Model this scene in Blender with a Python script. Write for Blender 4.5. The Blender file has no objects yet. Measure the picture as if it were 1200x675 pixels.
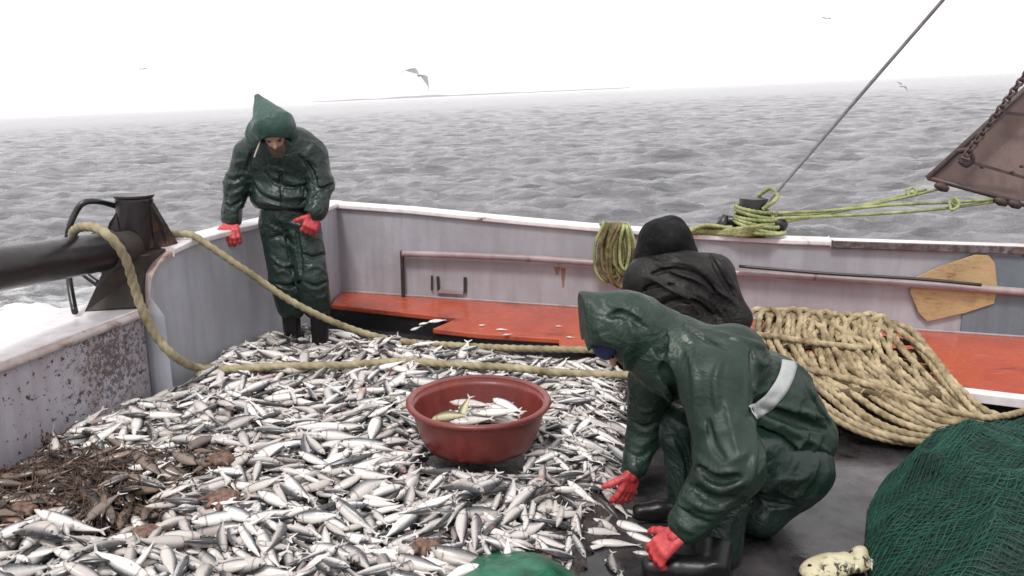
import bpy, math, random
import numpy as np
from mathutils import Vector, Matrix
from mathutils.bvhtree import BVHTree

random.seed(7); rng = np.random.default_rng(7)
SC = bpy.context.scene
COL = SC.collection
R = math.radians

# ------------------------------------------------------------------ camera
EYE = 1.72; PITCH = 13.4; F = 950.0
cam_d = bpy.data.cameras.new('camera'); cam = bpy.data.objects.new('camera', cam_d); COL.objects.link(cam)
cam.location = (0, 0, EYE); cam.rotation_euler = (R(90 - PITCH), 0, 0)
cam_d.sensor_fit = 'HORIZONTAL'; cam_d.sensor_width = 36; cam_d.lens = 36 * F / 1200
cam_d.clip_start = 0.05; cam_d.clip_end = 20000
SC.camera = cam
# ------------------------------------------------------------------ light
SUN_EL, SUN_AZ = R(58), R(200)
w = bpy.data.worlds.new('World'); SC.world = w; w.use_nodes = True
nt = w.node_tree; nt.nodes.clear()
sky = nt.nodes.new('ShaderNodeTexSky'); sky.sky_type = 'NISHITA'; sky.sun_disc = False
sky.sun_elevation = SUN_EL; sky.sun_rotation = SUN_AZ; sky.air_density = 1.0; sky.dust_density = 4.0
hsv = nt.nodes.new('ShaderNodeHueSaturation'); hsv.inputs['Saturation'].default_value = 0.15
mixw = nt.nodes.new('ShaderNodeMixRGB'); mixw.inputs[0].default_value = 0.85
mixw.inputs[2].default_value = (8.6, 8.45, 8.6, 1)          # even overcast veil
bg = nt.nodes.new('ShaderNodeBackground'); bg.inputs[1].default_value = 0.1
wo = nt.nodes.new('ShaderNodeOutputWorld')
nt.links.new(sky.outputs[0], hsv.inputs['Color']); nt.links.new(hsv.outputs[0], mixw.inputs[1])
nt.links.new(mixw.outputs[0], bg.inputs[0]); nt.links.new(bg.outputs[0], wo.inputs[0])
sun_d = bpy.data.lights.new('sun', 'SUN'); sun = bpy.data.objects.new('sun', sun_d); COL.objects.link(sun)
sun_d.energy = 1.5; sun_d.angle = R(12); sun_d.color = (1, .97, .93)
sd = Vector((math.sin(SUN_AZ) * math.cos(SUN_EL), math.cos(SUN_AZ) * math.cos(SUN_EL), math.sin(SUN_EL)))
sun.rotation_euler = sd.to_track_quat('Z', 'Y').to_euler()
SC.view_settings.view_transform = 'Standard'; SC.view_settings.look = 'None'
SC.view_settings.exposure = 0.75; SC.view_settings.gamma = 1.0
SC.cycles.volume_bounces = 0; SC.cycles.max_bounces = 6

# ------------------------------------------------------------------ helpers
TH = R(PITCH); CT, ST = math.cos(TH), math.sin(TH)
def P(px, py, z=None, Y=None):
    """deck-frame point seen along a sight line, at height z or distance Y"""
    u = (px - 600) / F; v = (337.5 - py) / F
    d = (u, CT + v * ST, -ST + v * CT)
    t = (z - EYE) / d[2] if z is not None else Y / d[1]
    return np.array((d[0] * t, d[1] * t, EYE + d[2] * t))
def PL(lst): return [P(a, b, Y=c) for a, b, c in lst]

def tag(o, label=None, cat=None, group=None, kind=None):
    if label: o['label'] = label
    if cat: o['category'] = cat
    if group: o['group'] = group
    if kind: o['kind'] = kind
    return o
def link(o, parent=None):
    COL.objects.link(o)
    if parent is not None: o.parent = parent
    return o
def empty(name, loc=(0, 0, 0)):
    o = bpy.data.objects.new(name, None); o.location = loc; o.empty_display_size = .1
    return link(o)
def mesh(name, V, Fc, mat=None, parent=None, smooth=True, offset=True):
    me = bpy.data.meshes.new(name)
    V = np.asarray(V, dtype=np.float32)
    if parent is not None and offset:
        V = V - np.array(parent_world(parent), dtype=np.float32)
    if isinstance(Fc, np.ndarray) and Fc.ndim == 2:
        n = Fc.shape[1]
        me.vertices.add(len(V)); me.vertices.foreach_set('co', V.ravel())
        me.loops.add(Fc.size); me.loops.foreach_set('vertex_index', Fc.astype(np.int32).ravel())
        me.polygons.add(len(Fc)); me.polygons.foreach_set('loop_start', np.arange(0, Fc.size, n, dtype=np.int32))
        me.polygons.foreach_set('loop_total', np.full(len(Fc), n, dtype=np.int32))
        me.update(calc_edges=True)
    else:
        me.from_pydata([tuple(map(float, v)) for v in V], [], [tuple(map(int, f)) for f in Fc]); me.update()
    me.polygons.foreach_set('use_smooth', np.full(len(me.polygons), smooth))
    if mat: me.materials.append(mat)
    o = bpy.data.objects.new(name, me)
    return link(o, parent)
def parent_world(p):
    v = Vector(p.location)
    while p.parent: p = p.parent; v += Vector(p.location)
    return v
class MB:
    def __init__(s): s.V = []; s.F = []
    def add(s, V, Fc):
        n = len(s.V); s.V += [tuple(map(float, v)) for v in V]; s.F += [tuple(int(i) + n for i in f) for f in Fc]
    def prism(s, poly, off):
        """polygon (3D points) extruded by the vector off"""
        n = len(poly); off = np.asarray(off)
        V = [np.asarray(p) for p in poly] + [np.asarray(p) + off for p in poly]
        s.add(V, [list(range(n))[::-1], list(range(n, 2 * n))] + [(i, (i + 1) % n, n + (i + 1) % n, n + i) for i in range(n)])
    def bar(s, a, b, wv, hv):
        a, b, wv, hv = map(np.asarray, (a, b, wv, hv))
        s.prism([a - wv - hv, a + wv - hv, a + wv + hv, a - wv + hv], b - a)
    def tube(s, pts, r, n=10, caps=True):
        V, Fq = sweep(pts, r, n); s.add(V, Fq)
        if caps:
            m = len(V) // n; k = len(s.V) - len(V)
            s.F.append(tuple(k + i for i in range(n))[::-1]); s.F.append(tuple(k + (m - 1) * n + i for i in range(n)))
    def build(s, name, mat, parent=None, smooth=False, bevel=0):
        o = mesh(name, s.V, s.F, mat, parent, smooth)
        if bevel:
            m = o.modifiers.new('bevel', 'BEVEL'); m.width = bevel; m.segments = 2; m.limit_method = 'ANGLE'
        return o
def spline(pts, step):
    """Catmull-Rom resampled at even steps"""
    p = np.asarray(pts, float); p = np.vstack([2 * p[0] - p[1], p, 2 * p[-1] - p[-2]])
    out = []
    for i in range(1, len(p) - 2):
        t = np.linspace(0, 1, 24, endpoint=False)[:, None]
        a, b, c, d = p[i - 1], p[i], p[i + 1], p[i + 2]
        out.append(.5 * (2 * b + (c - a) * t + (2 * a - 5 * b + 4 * c - d) * t ** 2 + (-a + 3 * b - 3 * c + d) * t ** 3))
    out.append(p[-2][None]); q = np.vstack(out)
    L = np.r_[0, np.cumsum(np.linalg.norm(np.diff(q, axis=0), axis=1))]
    s = np.linspace(0, L[-1], max(3, int(L[-1] / step)))
    return np.stack([np.interp(s, L, q[:, k]) for k in range(3)], 1), s
def frames(q):
    T = np.gradient(q, axis=0); T /= np.linalg.norm(T, axis=1)[:, None] + 1e-9
    N = np.zeros_like(T); up = np.array((0, 0, 1.)) if abs(T[0, 2]) < .9 else np.array((1., 0, 0))
    n = up - T[0] * up.dot(T[0])
    for i in range(len(T)):
        n = n - T[i] * n.dot(T[i]); n /= np.linalg.norm(n) + 1e-9; N[i] = n
    return T, N, np.cross(T, N)
def quads(m, n, wrap=True):
    i = np.arange(m - 1)[:, None]; j = np.arange(n if wrap else n - 1)[None]
    a = i * n + j; b = i * n + (j + 1) % n
    return np.stack([a, b, b + n, a + n], -1).reshape(-1, 4)
def sweep(pts, r, n=10, step=None):
    q = np.asarray(pts, float)
    if step: q, _ = spline(q, step)
    T, N, B = frames(q); th = np.linspace(0, 2 * np.pi, n, endpoint=False)
    r = np.broadcast_to(np.asarray(r, float), (len(q),))
    V = q[:, None] + r[:, None, None] * (np.cos(th)[None, :, None] * N[:, None] + np.sin(th)[None, :, None] * B[:, None])
    return V.reshape(-1, 3), quads(len(q), n)
def rope_geo(pts, r, pitch=None, n=12, step=None):
    """three-strand laid rope: the strands are real ridges that twist along the path"""
    pitch = pitch or r * 2.3; step = pitch / 6
    q, s = spline(pts, step); T, N, B = frames(q); n = max(n, 12)
    th = np.linspace(0, 2 * np.pi, n, endpoint=False)
    rr = r * (.74 + .27 * np.abs(np.cos(1.5 * (th[None] - 2 * np.pi * s[:, None] / (pitch * 3 / 1.0) * 1.0))))
    V = q[:, None] + rr[..., None] * (np.cos(th)[None, :, None] * N[:, None] + np.sin(th)[None, :, None] * B[:, None])
    return V.reshape(-1, 3), quads(len(q), n)
def join_geo(lst):
    V = []; Fs = []; k = 0
    for v, f in lst: V.append(v); Fs.append(f + k); k += len(v)
    return np.vstack(V), np.vstack(Fs)

_nd = rng.normal(size=(24, 3)); _nd /= np.linalg.norm(_nd, axis=1)[:, None]; _np = rng.uniform(0, 6.28, 24)
def snoise(p, f, seed=0):
    """smooth warped noise in -1..1 over an (...,3) array"""
    o = 0
    for k in range(4):
        a = _nd[(seed * 5 + k) % 24]; b = _nd[(seed * 5 + k + 11) % 24]
        o = o + np.sin((p @ a) * f * (1 + .35 * k) + _np[(seed + k) % 24] + 1.7 * np.sin((p @ b) * f * .8 + _np[(seed + k + 7) % 24]))
    return o / 4

# ---- distance-field modelling with surface nets: one continuous skin per garment / body
def cap(p, a, b, r1, r2):
    a = np.asarray(a); b = np.asarray(b); ba = b - a
    h = np.clip(((p - a) @ ba) / (ba @ ba + 1e-9), 0, 1)
    return np.linalg.norm(p - a - h[..., None] * ba, axis=-1) - (r1 + (r2 - r1) * h)
def ell(p, c, r, rot=None):
    q = p - np.asarray(c)
    if rot is not None: q = q @ rot
    r = np.asarray(r); k = np.linalg.norm(q / r, axis=-1)
    return (k - 1) * r.min() * np.where(k > 1, 1.0, 1.0)
def smin(a, b, k):
    h = np.clip(.5 + .5 * (b - a) / k, 0, 1)
    return b + (a - b) * h - k * h * (1 - h)
def smax(a, b, k): return -smin(-a, -b, k)
def nets(fn, lo, hi, h):
    lo = np.asarray(lo, float); hi = np.asarray(hi, float)
    n = np.maximum(((hi - lo) / h).astype(int) + 2, 4)
    ax = [lo[k] + np.arange(n[k]) * h for k in range(3)]
    p = np.stack(np.meshgrid(*ax, indexing='ij'), -1)
    f = fn(p).astype(np.float64)
    f[0] = np.maximum(f[0], h); f[-1] = np.maximum(f[-1], h); f[:, 0] = np.maximum(f[:, 0], h); f[:, -1] = np.maximum(f[:, -1], h)
    f[:, :, 0] = np.maximum(f[:, :, 0], h); f[:, :, -1] = np.maximum(f[:, :, -1], h)
    s = f < 0
    acc = np.zeros(tuple(n - 1) + (3,)); cnt = np.zeros(tuple(n - 1))
    sl = lambda o: tuple(slice(o[k], o[k] + n[k] - 1) for k in range(3))
    for ax_ in range(3):
        others = [k for k in range(3) if k != ax_]
        for i in (0, 1):
            for j in (0, 1):
                o = [0, 0, 0]; o[others[0]] = i; o[others[1]] = j
                o2 = list(o); o2[ax_] = 1
                a = f[sl(o)]; b = f[sl(o2)]; m = (a < 0) != (b < 0)
                t = np.where(m, a / np.where(m, a - b, 1), 0)
                off = np.zeros(tuple(n - 1) + (3,))
                for k in range(3): off[..., k] = o[k]
                off[..., ax_] += t
                acc += off * m[..., None]; cnt += m
    act = cnt > 0; idx = -np.ones(tuple(n - 1), dtype=np.int64); idx[act] = np.arange(act.sum())
    ij = np.argwhere(act)
    V = lo + (ij + acc[act] / cnt[act][:, None]) * h
    Fs = []
    for ax_ in range(3):
        o1, o2 = [(1, 2), (2, 0), (0, 1)][ax_]
        a = [slice(0, n[k]) for k in range(3)]
        a[ax_] = slice(0, n[ax_] - 1); a[o1] = slice(1, n[o1] - 1); a[o2] = slice(1, n[o2] - 1)
        b = list(a); b[ax_] = slice(1, n[ax_])
        m = s[tuple(a)] != s[tuple(b)]; flip = s[tuple(a)][m]
        e = np.argwhere(m); e[:, o1] += 1; e[:, o2] += 1
        def c(d1, d2):
            q = e.copy(); q[:, o1] -= d1; q[:, o2] -= d2
            return idx[q[:, 0], q[:, 1], q[:, 2]]
        Q = np.stack([c(1, 1), c(0, 1), c(0, 0), c(1, 0)], 1)
        Q[~flip] = Q[~flip][:, ::-1]; Fs.append(Q)
    Fs = np.vstack(Fs)
    Fs = Fs[(Fs >= 0).all(1)]
    return V, Fs

# ------------------------------------------------------------------ materials
def new_mat(name, base, rough=.5, metal=0, spec=.5):
    m = bpy.data.materials.new(name); m.use_nodes = True; t = m.node_tree
    b = t.nodes['Principled BSDF']; b.inputs['Base Color'].default_value = (*base, 1)
    b.inputs['Roughness'].default_value = rough; b.inputs['Metallic'].default_value = metal
    b.inputs['Specular IOR Level'].default_value = spec
    return m, t, b
def N(t, kind, **kw):
    n = t.nodes.new(kind)
    for k, v in kw.items():
        if k in n.inputs.keys() if hasattr(n.inputs, 'keys') else False: n.inputs[k].default_value = v
        else:
            try: n.inputs[k].default_value = v
            except Exception: setattr(n, k, v)
    return n
def coords(t, scale=(1, 1, 1), kind='Object', rot=(0, 0, 0)):
    tc = t.nodes.new('ShaderNodeTexCoord'); mp = t.nodes.new('ShaderNodeMapping')
    mp.inputs['Scale'].default_value = scale; mp.inputs['Rotation'].default_value = rot
    t.links.new(tc.outputs[kind], mp.inputs[0]); return mp.outputs[0]
def noise(t, vec, scale, detail=4, rough=.55, dist=0):
    n = t.nodes.new('ShaderNodeTexNoise'); n.inputs['Scale'].default_value = scale; n.inputs['Detail'].default_value = detail
    n.inputs['Roughness'].default_value = rough; n.inputs['Distortion'].default_value = dist
    t.links.new(vec, n.inputs['Vector']); return n.outputs[0]
def ramp(t, fac, stops):
    r = t.nodes.new('ShaderNodeValToRGB'); e = r.color_ramp.elements
    while len(e) < len(stops): e.new(.5)
    for k, (pos, c) in enumerate(stops):
        e[k].position = pos; e[k].color = (*c, 1) if not isinstance(c, (int, float)) else (c, c, c, 1)
    t.links.new(fac, r.inputs[0]); return r.outputs[0]
def mix(t, fac, a, b, mode='MIX'):
    m = t.nodes.new('ShaderNodeMixRGB'); m.blend_type = mode
    for i, v in ((0, fac), (1, a), (2, b)):
        if isinstance(v, (int, float)): m.inputs[i].default_value = v if i == 0 else (v, v, v, 1)
        elif isinstance(v, tuple): m.inputs[i].default_value = (*v, 1)
        else: t.links.new(v, m.inputs[i])
    return m.outputs[0]
def math_(t, op, a, b=None, c=None):
    m = t.nodes.new('ShaderNodeMath'); m.operation = op
    for i, v in enumerate((a, b, c)):
        if v is None: continue
        if isinstance(v, (int, float)): m.inputs[i].default_value = v
        else: t.links.new(v, m.inputs[i])
    return m.outputs[0]
def bump(t, b, h, strength=.3, dist=.01):
    n = t.nodes.new('ShaderNodeBump'); n.inputs['Strength'].default_value = strength; n.inputs['Distance'].default_value = dist
    t.links.new(h, n.inputs['Height']); t.links.new(n.outputs[0], b.inputs['Normal'])

def paint_mat(name, base, dirt, rust=.0, spots=.0, rough=.45, streak=True, scale=1.0, patch=None, scuff=False):
    m, t, b = new_mat(name, base, rough)
    g = coords(t, (1, 1, 1), 'Object'); v = coords(t, (3, 3, .35), 'Object')
    c = mix(t, ramp(t, noise(t, g, 1.6 * scale, 6, .6), [(.35, 0), (.7, 1)]), base, dirt)
    if streak: c = mix(t, ramp(t, noise(t, v, 4 * scale, 5, .6), [(.42, 0), (.72, .75)]), c, tuple(x * .85 for x in dirt))
    c = mix(t, ramp(t, noise(t, g, 14, 5, .7), [(.55, 0), (.72, .5)]), c, tuple(x * .74 for x in base))
    if spots:
        c = mix(t, ramp(t, noise(t, g, 24, 3, .75), [(.66 - .14 * spots, 0), (.69 - .12 * spots, 1)]), c, (.05, .035, .035))
    if rust:
        c = mix(t, ramp(t, noise(t, g, 3.2, 8, .72, .6), [(.62 - .2 * rust, 0), (.70 - .15 * rust, 1)]), c, (.13, .05, .028))
    if patch:       # a weathered rusty area with its own outline
        vd = t.nodes.new('ShaderNodeVectorMath'); vd.operation = 'DISTANCE'; t.links.new(g, vd.inputs[0]); vd.inputs[1].default_value = patch[:3]
        f_ = math_(t, 'SUBTRACT', 1.0, math_(t, 'DIVIDE', vd.outputs['Value'], patch[3]))
        f2 = math_(t, 'ADD', f_, math_(t, 'MULTIPLY', math_(t, 'SUBTRACT', noise(t, g, 16, 8, .75, .4), .5), 2.6))
        c = mix(t, ramp(t, f2, [(.50, 0), (.95, .5)]), c, (.2, .13, .11))
        c = mix(t, ramp(t, math_(t, 'ADD', f_, math_(t, 'MULTIPLY', math_(t, 'SUBTRACT', noise(t, g, 42, 4, .7), .5), 3.0)), [(.72, 0), (.84, .75)]), c, (.05, .035, .035))
    if scuff:
        c = mix(t, ramp(t, noise(t, coords(t, (1, 3, 1), 'Object', (0, 0, .3)), 7, 7, .75, .8), [(.60, 0), (.66, .5)]), c, (.62, .30, .22))
        c = mix(t, ramp(t, noise(t, coords(t, (.7, 2, 1)), 2.4, 8, .7, .5), [(.56, 0), (.66, .7)]), c, (.12, .03, .022))
    t.links.new(c, b.inputs['Base Color'])
    t.links.new(ramp(t, noise(t, g, 5, 4), [(.3, rough * .6), (.7, min(1, rough * 1.4))]), b.inputs['Roughness'])
    bump(t, b, noise(t, g, 9, 6, .6), .35, .012)
    return m
M = {}
M['grey'] = paint_mat('grey lavender paint', (.355, .35, .385), (.27, .26, .28), rust=.0, rough=.5)
M['greyrust'] = paint_mat('rust-spotted grey paint', (.43, .42, .475), (.34, .29, .31), rust=.15, spots=.45, rough=.5, patch=(-2.08, -.95, .38, .62))
M['greyblue'] = paint_mat('grey blue paint', (.37, .38, .425), (.29, .29, .32), rust=.0, rough=.5)
M['bluegrey'] = paint_mat('blue grey paint', (.13, .17, .20), (.10, .12, .13), rough=.5)
M['cap'] = paint_mat('white rail paint', (.74, .70, .71), (.58, .52, .53), rust=.05, rough=.35)
M['caprust'] = paint_mat('worn rail paint', (.52, .47, .47), (.35, .24, .2), rust=.32, spots=.2, rough=.4)
M['capblack'] = paint_mat('blackened rail', (.22, .2, .2), (.05, .045, .045), rust=.5, spots=1.2, rough=.5)
M['pipe'] = paint_mat('pink grey pipe paint', (.34, .27, .28), (.22, .17, .17), rust=.06, rough=.4)
M['red'] = paint_mat('red oxide deck paint', (.40, .080, .040), (.30, .052, .03), rough=.24, streak=False, scuff=True)
M['darksteel'] = paint_mat('dark rusty steel', (.006, .004, .005), (.014, .007, .008), rust=.0, rough=.34)
M['browns'] = paint_mat('brown steel plate', (.032, .025, .02), (.014, .010, .009), rust=.3, rough=.5)
M['door'] = paint_mat('rusty trawl door steel', (.13, .082, .074), (.085, .05, .044), rust=.3, rough=.5)
M['doorframe'] = paint_mat('dark door frame', (.07, .045, .042), (.04, .026, .024), rust=.3, rough=.55)

def deck_mat():
    m, t, b = new_mat('wet dark deck', (.03, .028, .03), .15)
    g = coords(t); c = ramp(t, noise(t, g, 2.3, 8, .65), [(.40, (.006, .0055, .006)), (.66, (.058, .053, .058))])
    t.links.new(c, b.inputs['Base Color'])
    t.links.new(ramp(t, noise(t, g, 6, 6, .6), [(.35, .06), (.7, .42)]), b.inputs['Roughness'])
    bump(t, b, noise(t, g, 30, 5), .25, .004); return m
M['deck'] = deck_mat()
def simple(name, c1, c2, scale=8, rough=.5, bmp=.3, bscale=20, bd=.004, spec=.5):
    m, t, b = new_mat(name, c1, rough, spec=spec); g = coords(t)
    t.links.new(ramp(t, noise(t, g, scale, 5, .6), [(.32, c1), (.68, c2)]), b.inputs['Base Color'])
    bump(t, b, noise(t, g, bscale, 5, .6), bmp, bd); return m
M['rubber'] = simple('black rubber', (.008, .008, .009), (.02, .019, .02), rough=.35)
M['hose'] = simple('black hose', (.006, .006, .007), (.014, .014, .015), rough=.3)
M['rope'] = simple('manila rope', (.12, .085, .045), (.42, .34, .215), 13, .8, .6, 160, .003, .2)
M['ropewet'] = simple('wet mooring rope', (.15, .125, .07), (.36, .31, .20), 9, .7, .6, 160, .003, .2)
M['ropedark'] = simple('gap shade rope', (.05, .035, .02), (.13, .10, .055), 9, .7, .6, 160, .003, .2)  # darkness between the rope turns, put into the colour
M['ropegreen'] = simple('yellow green rope', (.11, .14, .04), (.36, .37, .19), 9, .7, .6, 200, .002, .2)
M['ropebrown'] = simple('weedy brown rope', (.05, .035, .02), (.2, .17, .08), 18, .8, .6, 200, .002, .2)
M['cable'] = simple('steel cable', (.10, .095, .10), (.2, .19, .2), 30, .45)
M['basin'] = paint_mat('red plastic basin', (.19, .036, .029), (.12, .022, .018), spots=.0, rough=.36, streak=True, scale=2.5)
M['chain'] = simple('rusty chain', (.03, .02, .02), (.07, .035, .03), 20, .6)
M['ply'] = None
def ply():
    m, t, b = new_mat('weathered plywood', (.5, .33, .15), .6)
    g = coords(t, (2, 2, 10), rot=(0, R(14), 0)); n = noise(t, g, 9, 8, .7, .6); n = mix(t, .45, n, noise(t, coords(t), 5, 6, .7))
    c = ramp(t, n, [(.34, (.12, .075, .035)), (.46, (.34, .235, .115)), (.7, (.46, .35, .20))])
    t.links.new(c, b.inputs['Base Color']); bump(t, b, n, .4, .004); return m
M['ply'] = ply()

def cloth_mat(name, c1, c2, rough=.3, spec=.5, coat=0.0):
    m, t, b = new_mat(name, c1, rough, spec=spec); g = coords(t)
    c = ramp(t, noise(t, g, 3.2, 6, .6), [(.3, c1), (.72, c2)])
    t.links.new(c, b.inputs['Base Color'])
    t.links.new(ramp(t, noise(t, g, 7, 5, .6), [(.3, rough * .7), (.7, min(1, rough * 1.6))]), b.inputs['Roughness'])
    b.inputs['Coat Weight'].default_value = coat; b.inputs['Coat Roughness'].default_value = .25
    cr1 = math_(t, 'ABSOLUTE', math_(t, 'SUBTRACT', noise(t, coords(t, (1, 1, .6)), 5.5, 3, .5, 1.4), .5)); cr2 = math_(t, 'ABSOLUTE', math_(t, 'SUBTRACT', noise(t, coords(t, (.7, 1, 1), 'Object', (.5, .8, .2)), 16, 2, .5, .8), .5))
    h = math_(t, 'ADD', math_(t, 'MULTIPLY', cr1, -2.2), math_(t, 'MULTIPLY', cr2, -.9)); h = math_(t, 'ADD', h, math_(t, 'MULTIPLY', noise(t, g, 60, 2), .12))
    h = math_(t, 'MULTIPLY', h, ramp(t, noise(t, g, 2.6, 2), [(.40, .25), (.62, 1)]))
    bump(t, b, h, .62, .03); return m
M['raincoat'] = cloth_mat('dark green oilskin', (.0035, .012, .0095), (.009, .024, .018), .36, .45)
M['raincoat_light'] = cloth_mat('green oilskin', (.005, .015, .010), (.014, .033, .022), .44, .4)
M['hood_green'] = cloth_mat('lit green hood', (.012, .038, .029), (.02, .058, .045), .42)  # paler than the jacket: light falling on the hood, painted in
M['blackcoat'] = cloth_mat('black brown jacket', (.0045, .0036, .0035), (.012, .0095, .009), .50, .3)
M['blackhood'] = cloth_mat('black hood', (.003, .003, .0035), (.006, .0055, .006), .7, .2)
M['glove'] = simple('coral rubber glove', (.30, .020, .028), (.52, .062, .064), 16, .45, .8, 48, .006)
M['boot'] = simple('black rubber boot', (.003, .003, .0035), (.008, .0075, .008), 8, .38, .5, 20, .006, .35)
M['skin'] = simple('skin', (.33, .19, .13), (.42, .25, .18), 20, .5)
M['beard'] = simple('dark beard', (.05, .032, .025), (.10, .07, .055), 60, .8)
M['cap_blue'] = simple('navy cap', (.012, .018, .07), (.02, .03, .10), 20, .8)
M['band'] = simple('grey reflective tape', (.24, .25, .25), (.36, .37, .37), 9, .4)
M['nylon'] = simple('pale drawstring', (.5, .4, .36), (.6, .5, .45), 20, .7)

def fish_mat(name, dark, mid, light, tint):
    m, t, b = new_mat(name, light, .24, spec=.6)
    a = t.nodes.new('ShaderNodeAttribute'); a.attribute_name = 'fish'
    s = t.nodes.new('ShaderNodeSeparateColor'); t.links.new(a.outputs['Color'], s.inputs[0])
    g = coords(t); nz = noise(t, g, 40, 3)
    al = a.outputs['Alpha']; r0_ = s.outputs[0]
    back = math_(t, 'ADD', s.outputs[0], math_(t, 'MULTIPLY', math_(t, 'SUBTRACT', nz, .5), .22))
    c = ramp(t, back, [(.47, light), (.65, mid), (.84, dark)])
    c = mix(t, ramp(t, al, [(.195, 0), (.215, .75), (.225, .75), (.24, 0)]), c, mix(t, 1.0, c, (.35, .27, .25), 'MULTIPLY'))     # gill edge
    c = mix(t, ramp(t, al, [(.03, .55), (.13, 0)]), c, mix(t, 1.0, c, (.45, .42, .40), 'MULTIPLY'))
    ex = math_(t, 'DIVIDE', math_(t, 'SUBTRACT', al, .085), .024); ey = math_(t, 'DIVIDE', math_(t, 'SUBTRACT', r0_, .60), .22)
    c = mix(t, ramp(t, math_(t, 'ADD', math_(t, 'MULTIPLY', ex, ex), math_(t, 'MULTIPLY', ey, ey)), [(.55, .95), (.95, 0)]), c, (.012, .012, .012))     # eye
    c = mix(t, s.outputs[1], c, mix(t, 1.0, c, tint, 'MULTIPLY'))
    c = mix(t, s.outputs[2], c, mix(t, 1.0, c, (.17, .11, .075), 'MULTIPLY'))
    c = mix(t, ramp(t, noise(t, g, 9, 4, .6), [(.63, 0), (.70, .65)]), c, (.30, .13, .10))
    t.links.new(c, b.inputs['Base Color'])
    bump(t, b, noise(t, g, 220, 2), .25, .001)
    return m
M['fish'] = fish_mat('silver fish skin', (.05, .052, .058), (.34, .335, .34), (.66, .63, .605), (.66, .64, .62))
M['fisholive'] = fish_mat('olive fish skin', (.05, .05, .025), (.22, .2, .11), (.6, .56, .42), (.8, .8, .7))
M['fin'] = simple('fish fin', (.30, .29, .28), (.5, .48, .46), 30, .4)
M['eye'] = simple('fish eye', (.01, .01, .01), (.02, .02, .02), 5, .1)
M['weed'] = simple('brown weed', (.018, .009, .006), (.085, .045, .028), 30, .5, .6, 60, .006)
M['crab'] = simple('pinkish brown shell', (.035, .018, .013), (.19, .10, .07), 55, .5, .8, 60, .004)
M['fishshade'] = simple('fish slush', (.016, .013, .013), (.07, .058, .055), 12, .2, .8, 25, .02)  # near-black colour stands in for shade between the fish
def net_mat(name, c1, c2, sc=70):
    m, t, b = new_mat(name, c1, .6); g = coords(t, (1, 1, 1), rot=(.3, .2, .8))
    v = t.nodes.new('ShaderNodeTexVoronoi'); v.feature = 'DISTANCE_TO_EDGE'; v.inputs['Scale'].default_value = sc
    t.links.new(g, v.inputs['Vector'])
    c = mix(t, ramp(t, v.outputs[0], [(.02, 1), (.12, 0)]), c1, c2)
    t.links.new(mix(t, ramp(t, noise(t, g, 3, 6), [(.35, 0), (.7, .7)]), c, tuple(x * .3 for x in c1)), b.inputs['Base Color'])
    bump(t, b, v.outputs[0], .6, .01); return m
M['net'] = net_mat('green netting mass', (.0006, .007, .004), (.003, .028, .017))
M['twine'] = simple('green net twine', (.003, .034, .022), (.012, .085, .056), 6, .6)
M['netgloss'] = simple('glossy green sack', (.001, .045, .022), (.006, .12, .06), 14, .25, .6, 40, .006)

# ------------------------------------------------------------------ the sea (boat heels 2.5 degrees to it)
SEA_Z = -1.15; HEEL = R(-2.5)
sea_root_rot = (0, HEEL, 0)
def waves(x, y, r, sp):
    z = np.zeros_like(x); g = np.random.default_rng(3)
    for k in range(64):
        L = .30 * (30 ** (k / 63.0)) ; L = L * g.uniform(.85, 1.15)
        ang = g.normal(R(80), R(24)); A = .0165 * L ** .60
        kx, ky = 2 * np.pi / L * math.cos(ang), 2 * np.pi / L * math.sin(ang); ph = g.uniform(0, 6.28)
        fade = np.clip((L / (sp * 2.6)) - 1, 0, 1)
        s = np.sin(kx * x + ky * y + ph + .9 * np.sin(ky * x * .21 - kx * y * .17 + ph * 3))
        z += A * fade * (1 - 2 * np.abs(s) ** 1.15 + .3) * .62
    return z
na, nr = 470, 820
ang = np.linspace(R(-48), R(48), na); rad = 3.0 * (1600 ** (np.linspace(0, 1, nr)))
A, RR = np.meshgrid(ang, rad); X = np.sin(A) * RR; Yy = np.cos(A) * RR
sp = RR * math.log(1600) / nr
Z = waves(X, Yy, RR, sp)
V = np.stack([X, Yy, Z], -1).reshape(-1, 3); Fs = quads(nr, na, False)
# the rest of the circle, coarser
ang2 = np.linspace(R(48), R(312), 90); A2, R2 = np.meshgrid(ang2, 3.0 * (1600 ** np.linspace(0, 1, 120)))
V2 = np.stack([np.sin(A2) * R2, np.cos(A2) * R2, waves(np.sin(A2) * R2, np.cos(A2) * R2, R2, R2 * .07)], -1).reshape(-1, 3)
V, Fs = join_geo([(V, Fs), (V2, quads(120, 90, False))])
def sea_mat():
    m, t, b = new_mat('grey choppy sea', (.05, .06, .062), .12); b.inputs['IOR'].default_value = 1.33
    g = coords(t, (1, 1, 1)); gs = coords(t, (1.0, 2.0, 1))
    n1 = noise(t, gs, 2.2, 8, .62, .3); n2 = noise(t, coords(t, (.6, 2.6, 1)), .6, 7, .65, .5)
    base = ramp(t, n2, [(.38, (.10, .10, .105)), (.62, (.25, .245, .255))])
    a = t.nodes.new('ShaderNodeAttribute'); a.attribute_name = 'foam'
    fn = noise(t, coords(t, (1, 1.5, 1)), 1.3, 10, .72, .7)
    fm = math_(t, 'ADD', a.outputs['Fac'], math_(t, 'MULTIPLY', fn, .8))
    foam = ramp(t, fm, [(.62, 0), (.86, 1)])
    c = mix(t, foam, base, (.8, .81, .82))
    t.links.new(c, b.inputs['Base Color'])
    t.links.new(ramp(t, foam, [(0, .11), (1, .75)]), b.inputs['Roughness'])
    bump(t, b, math_(t, 'ADD', n1, math_(t, 'MULTIPLY', n2, 1.6)), .8, .26)
    return m
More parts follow.
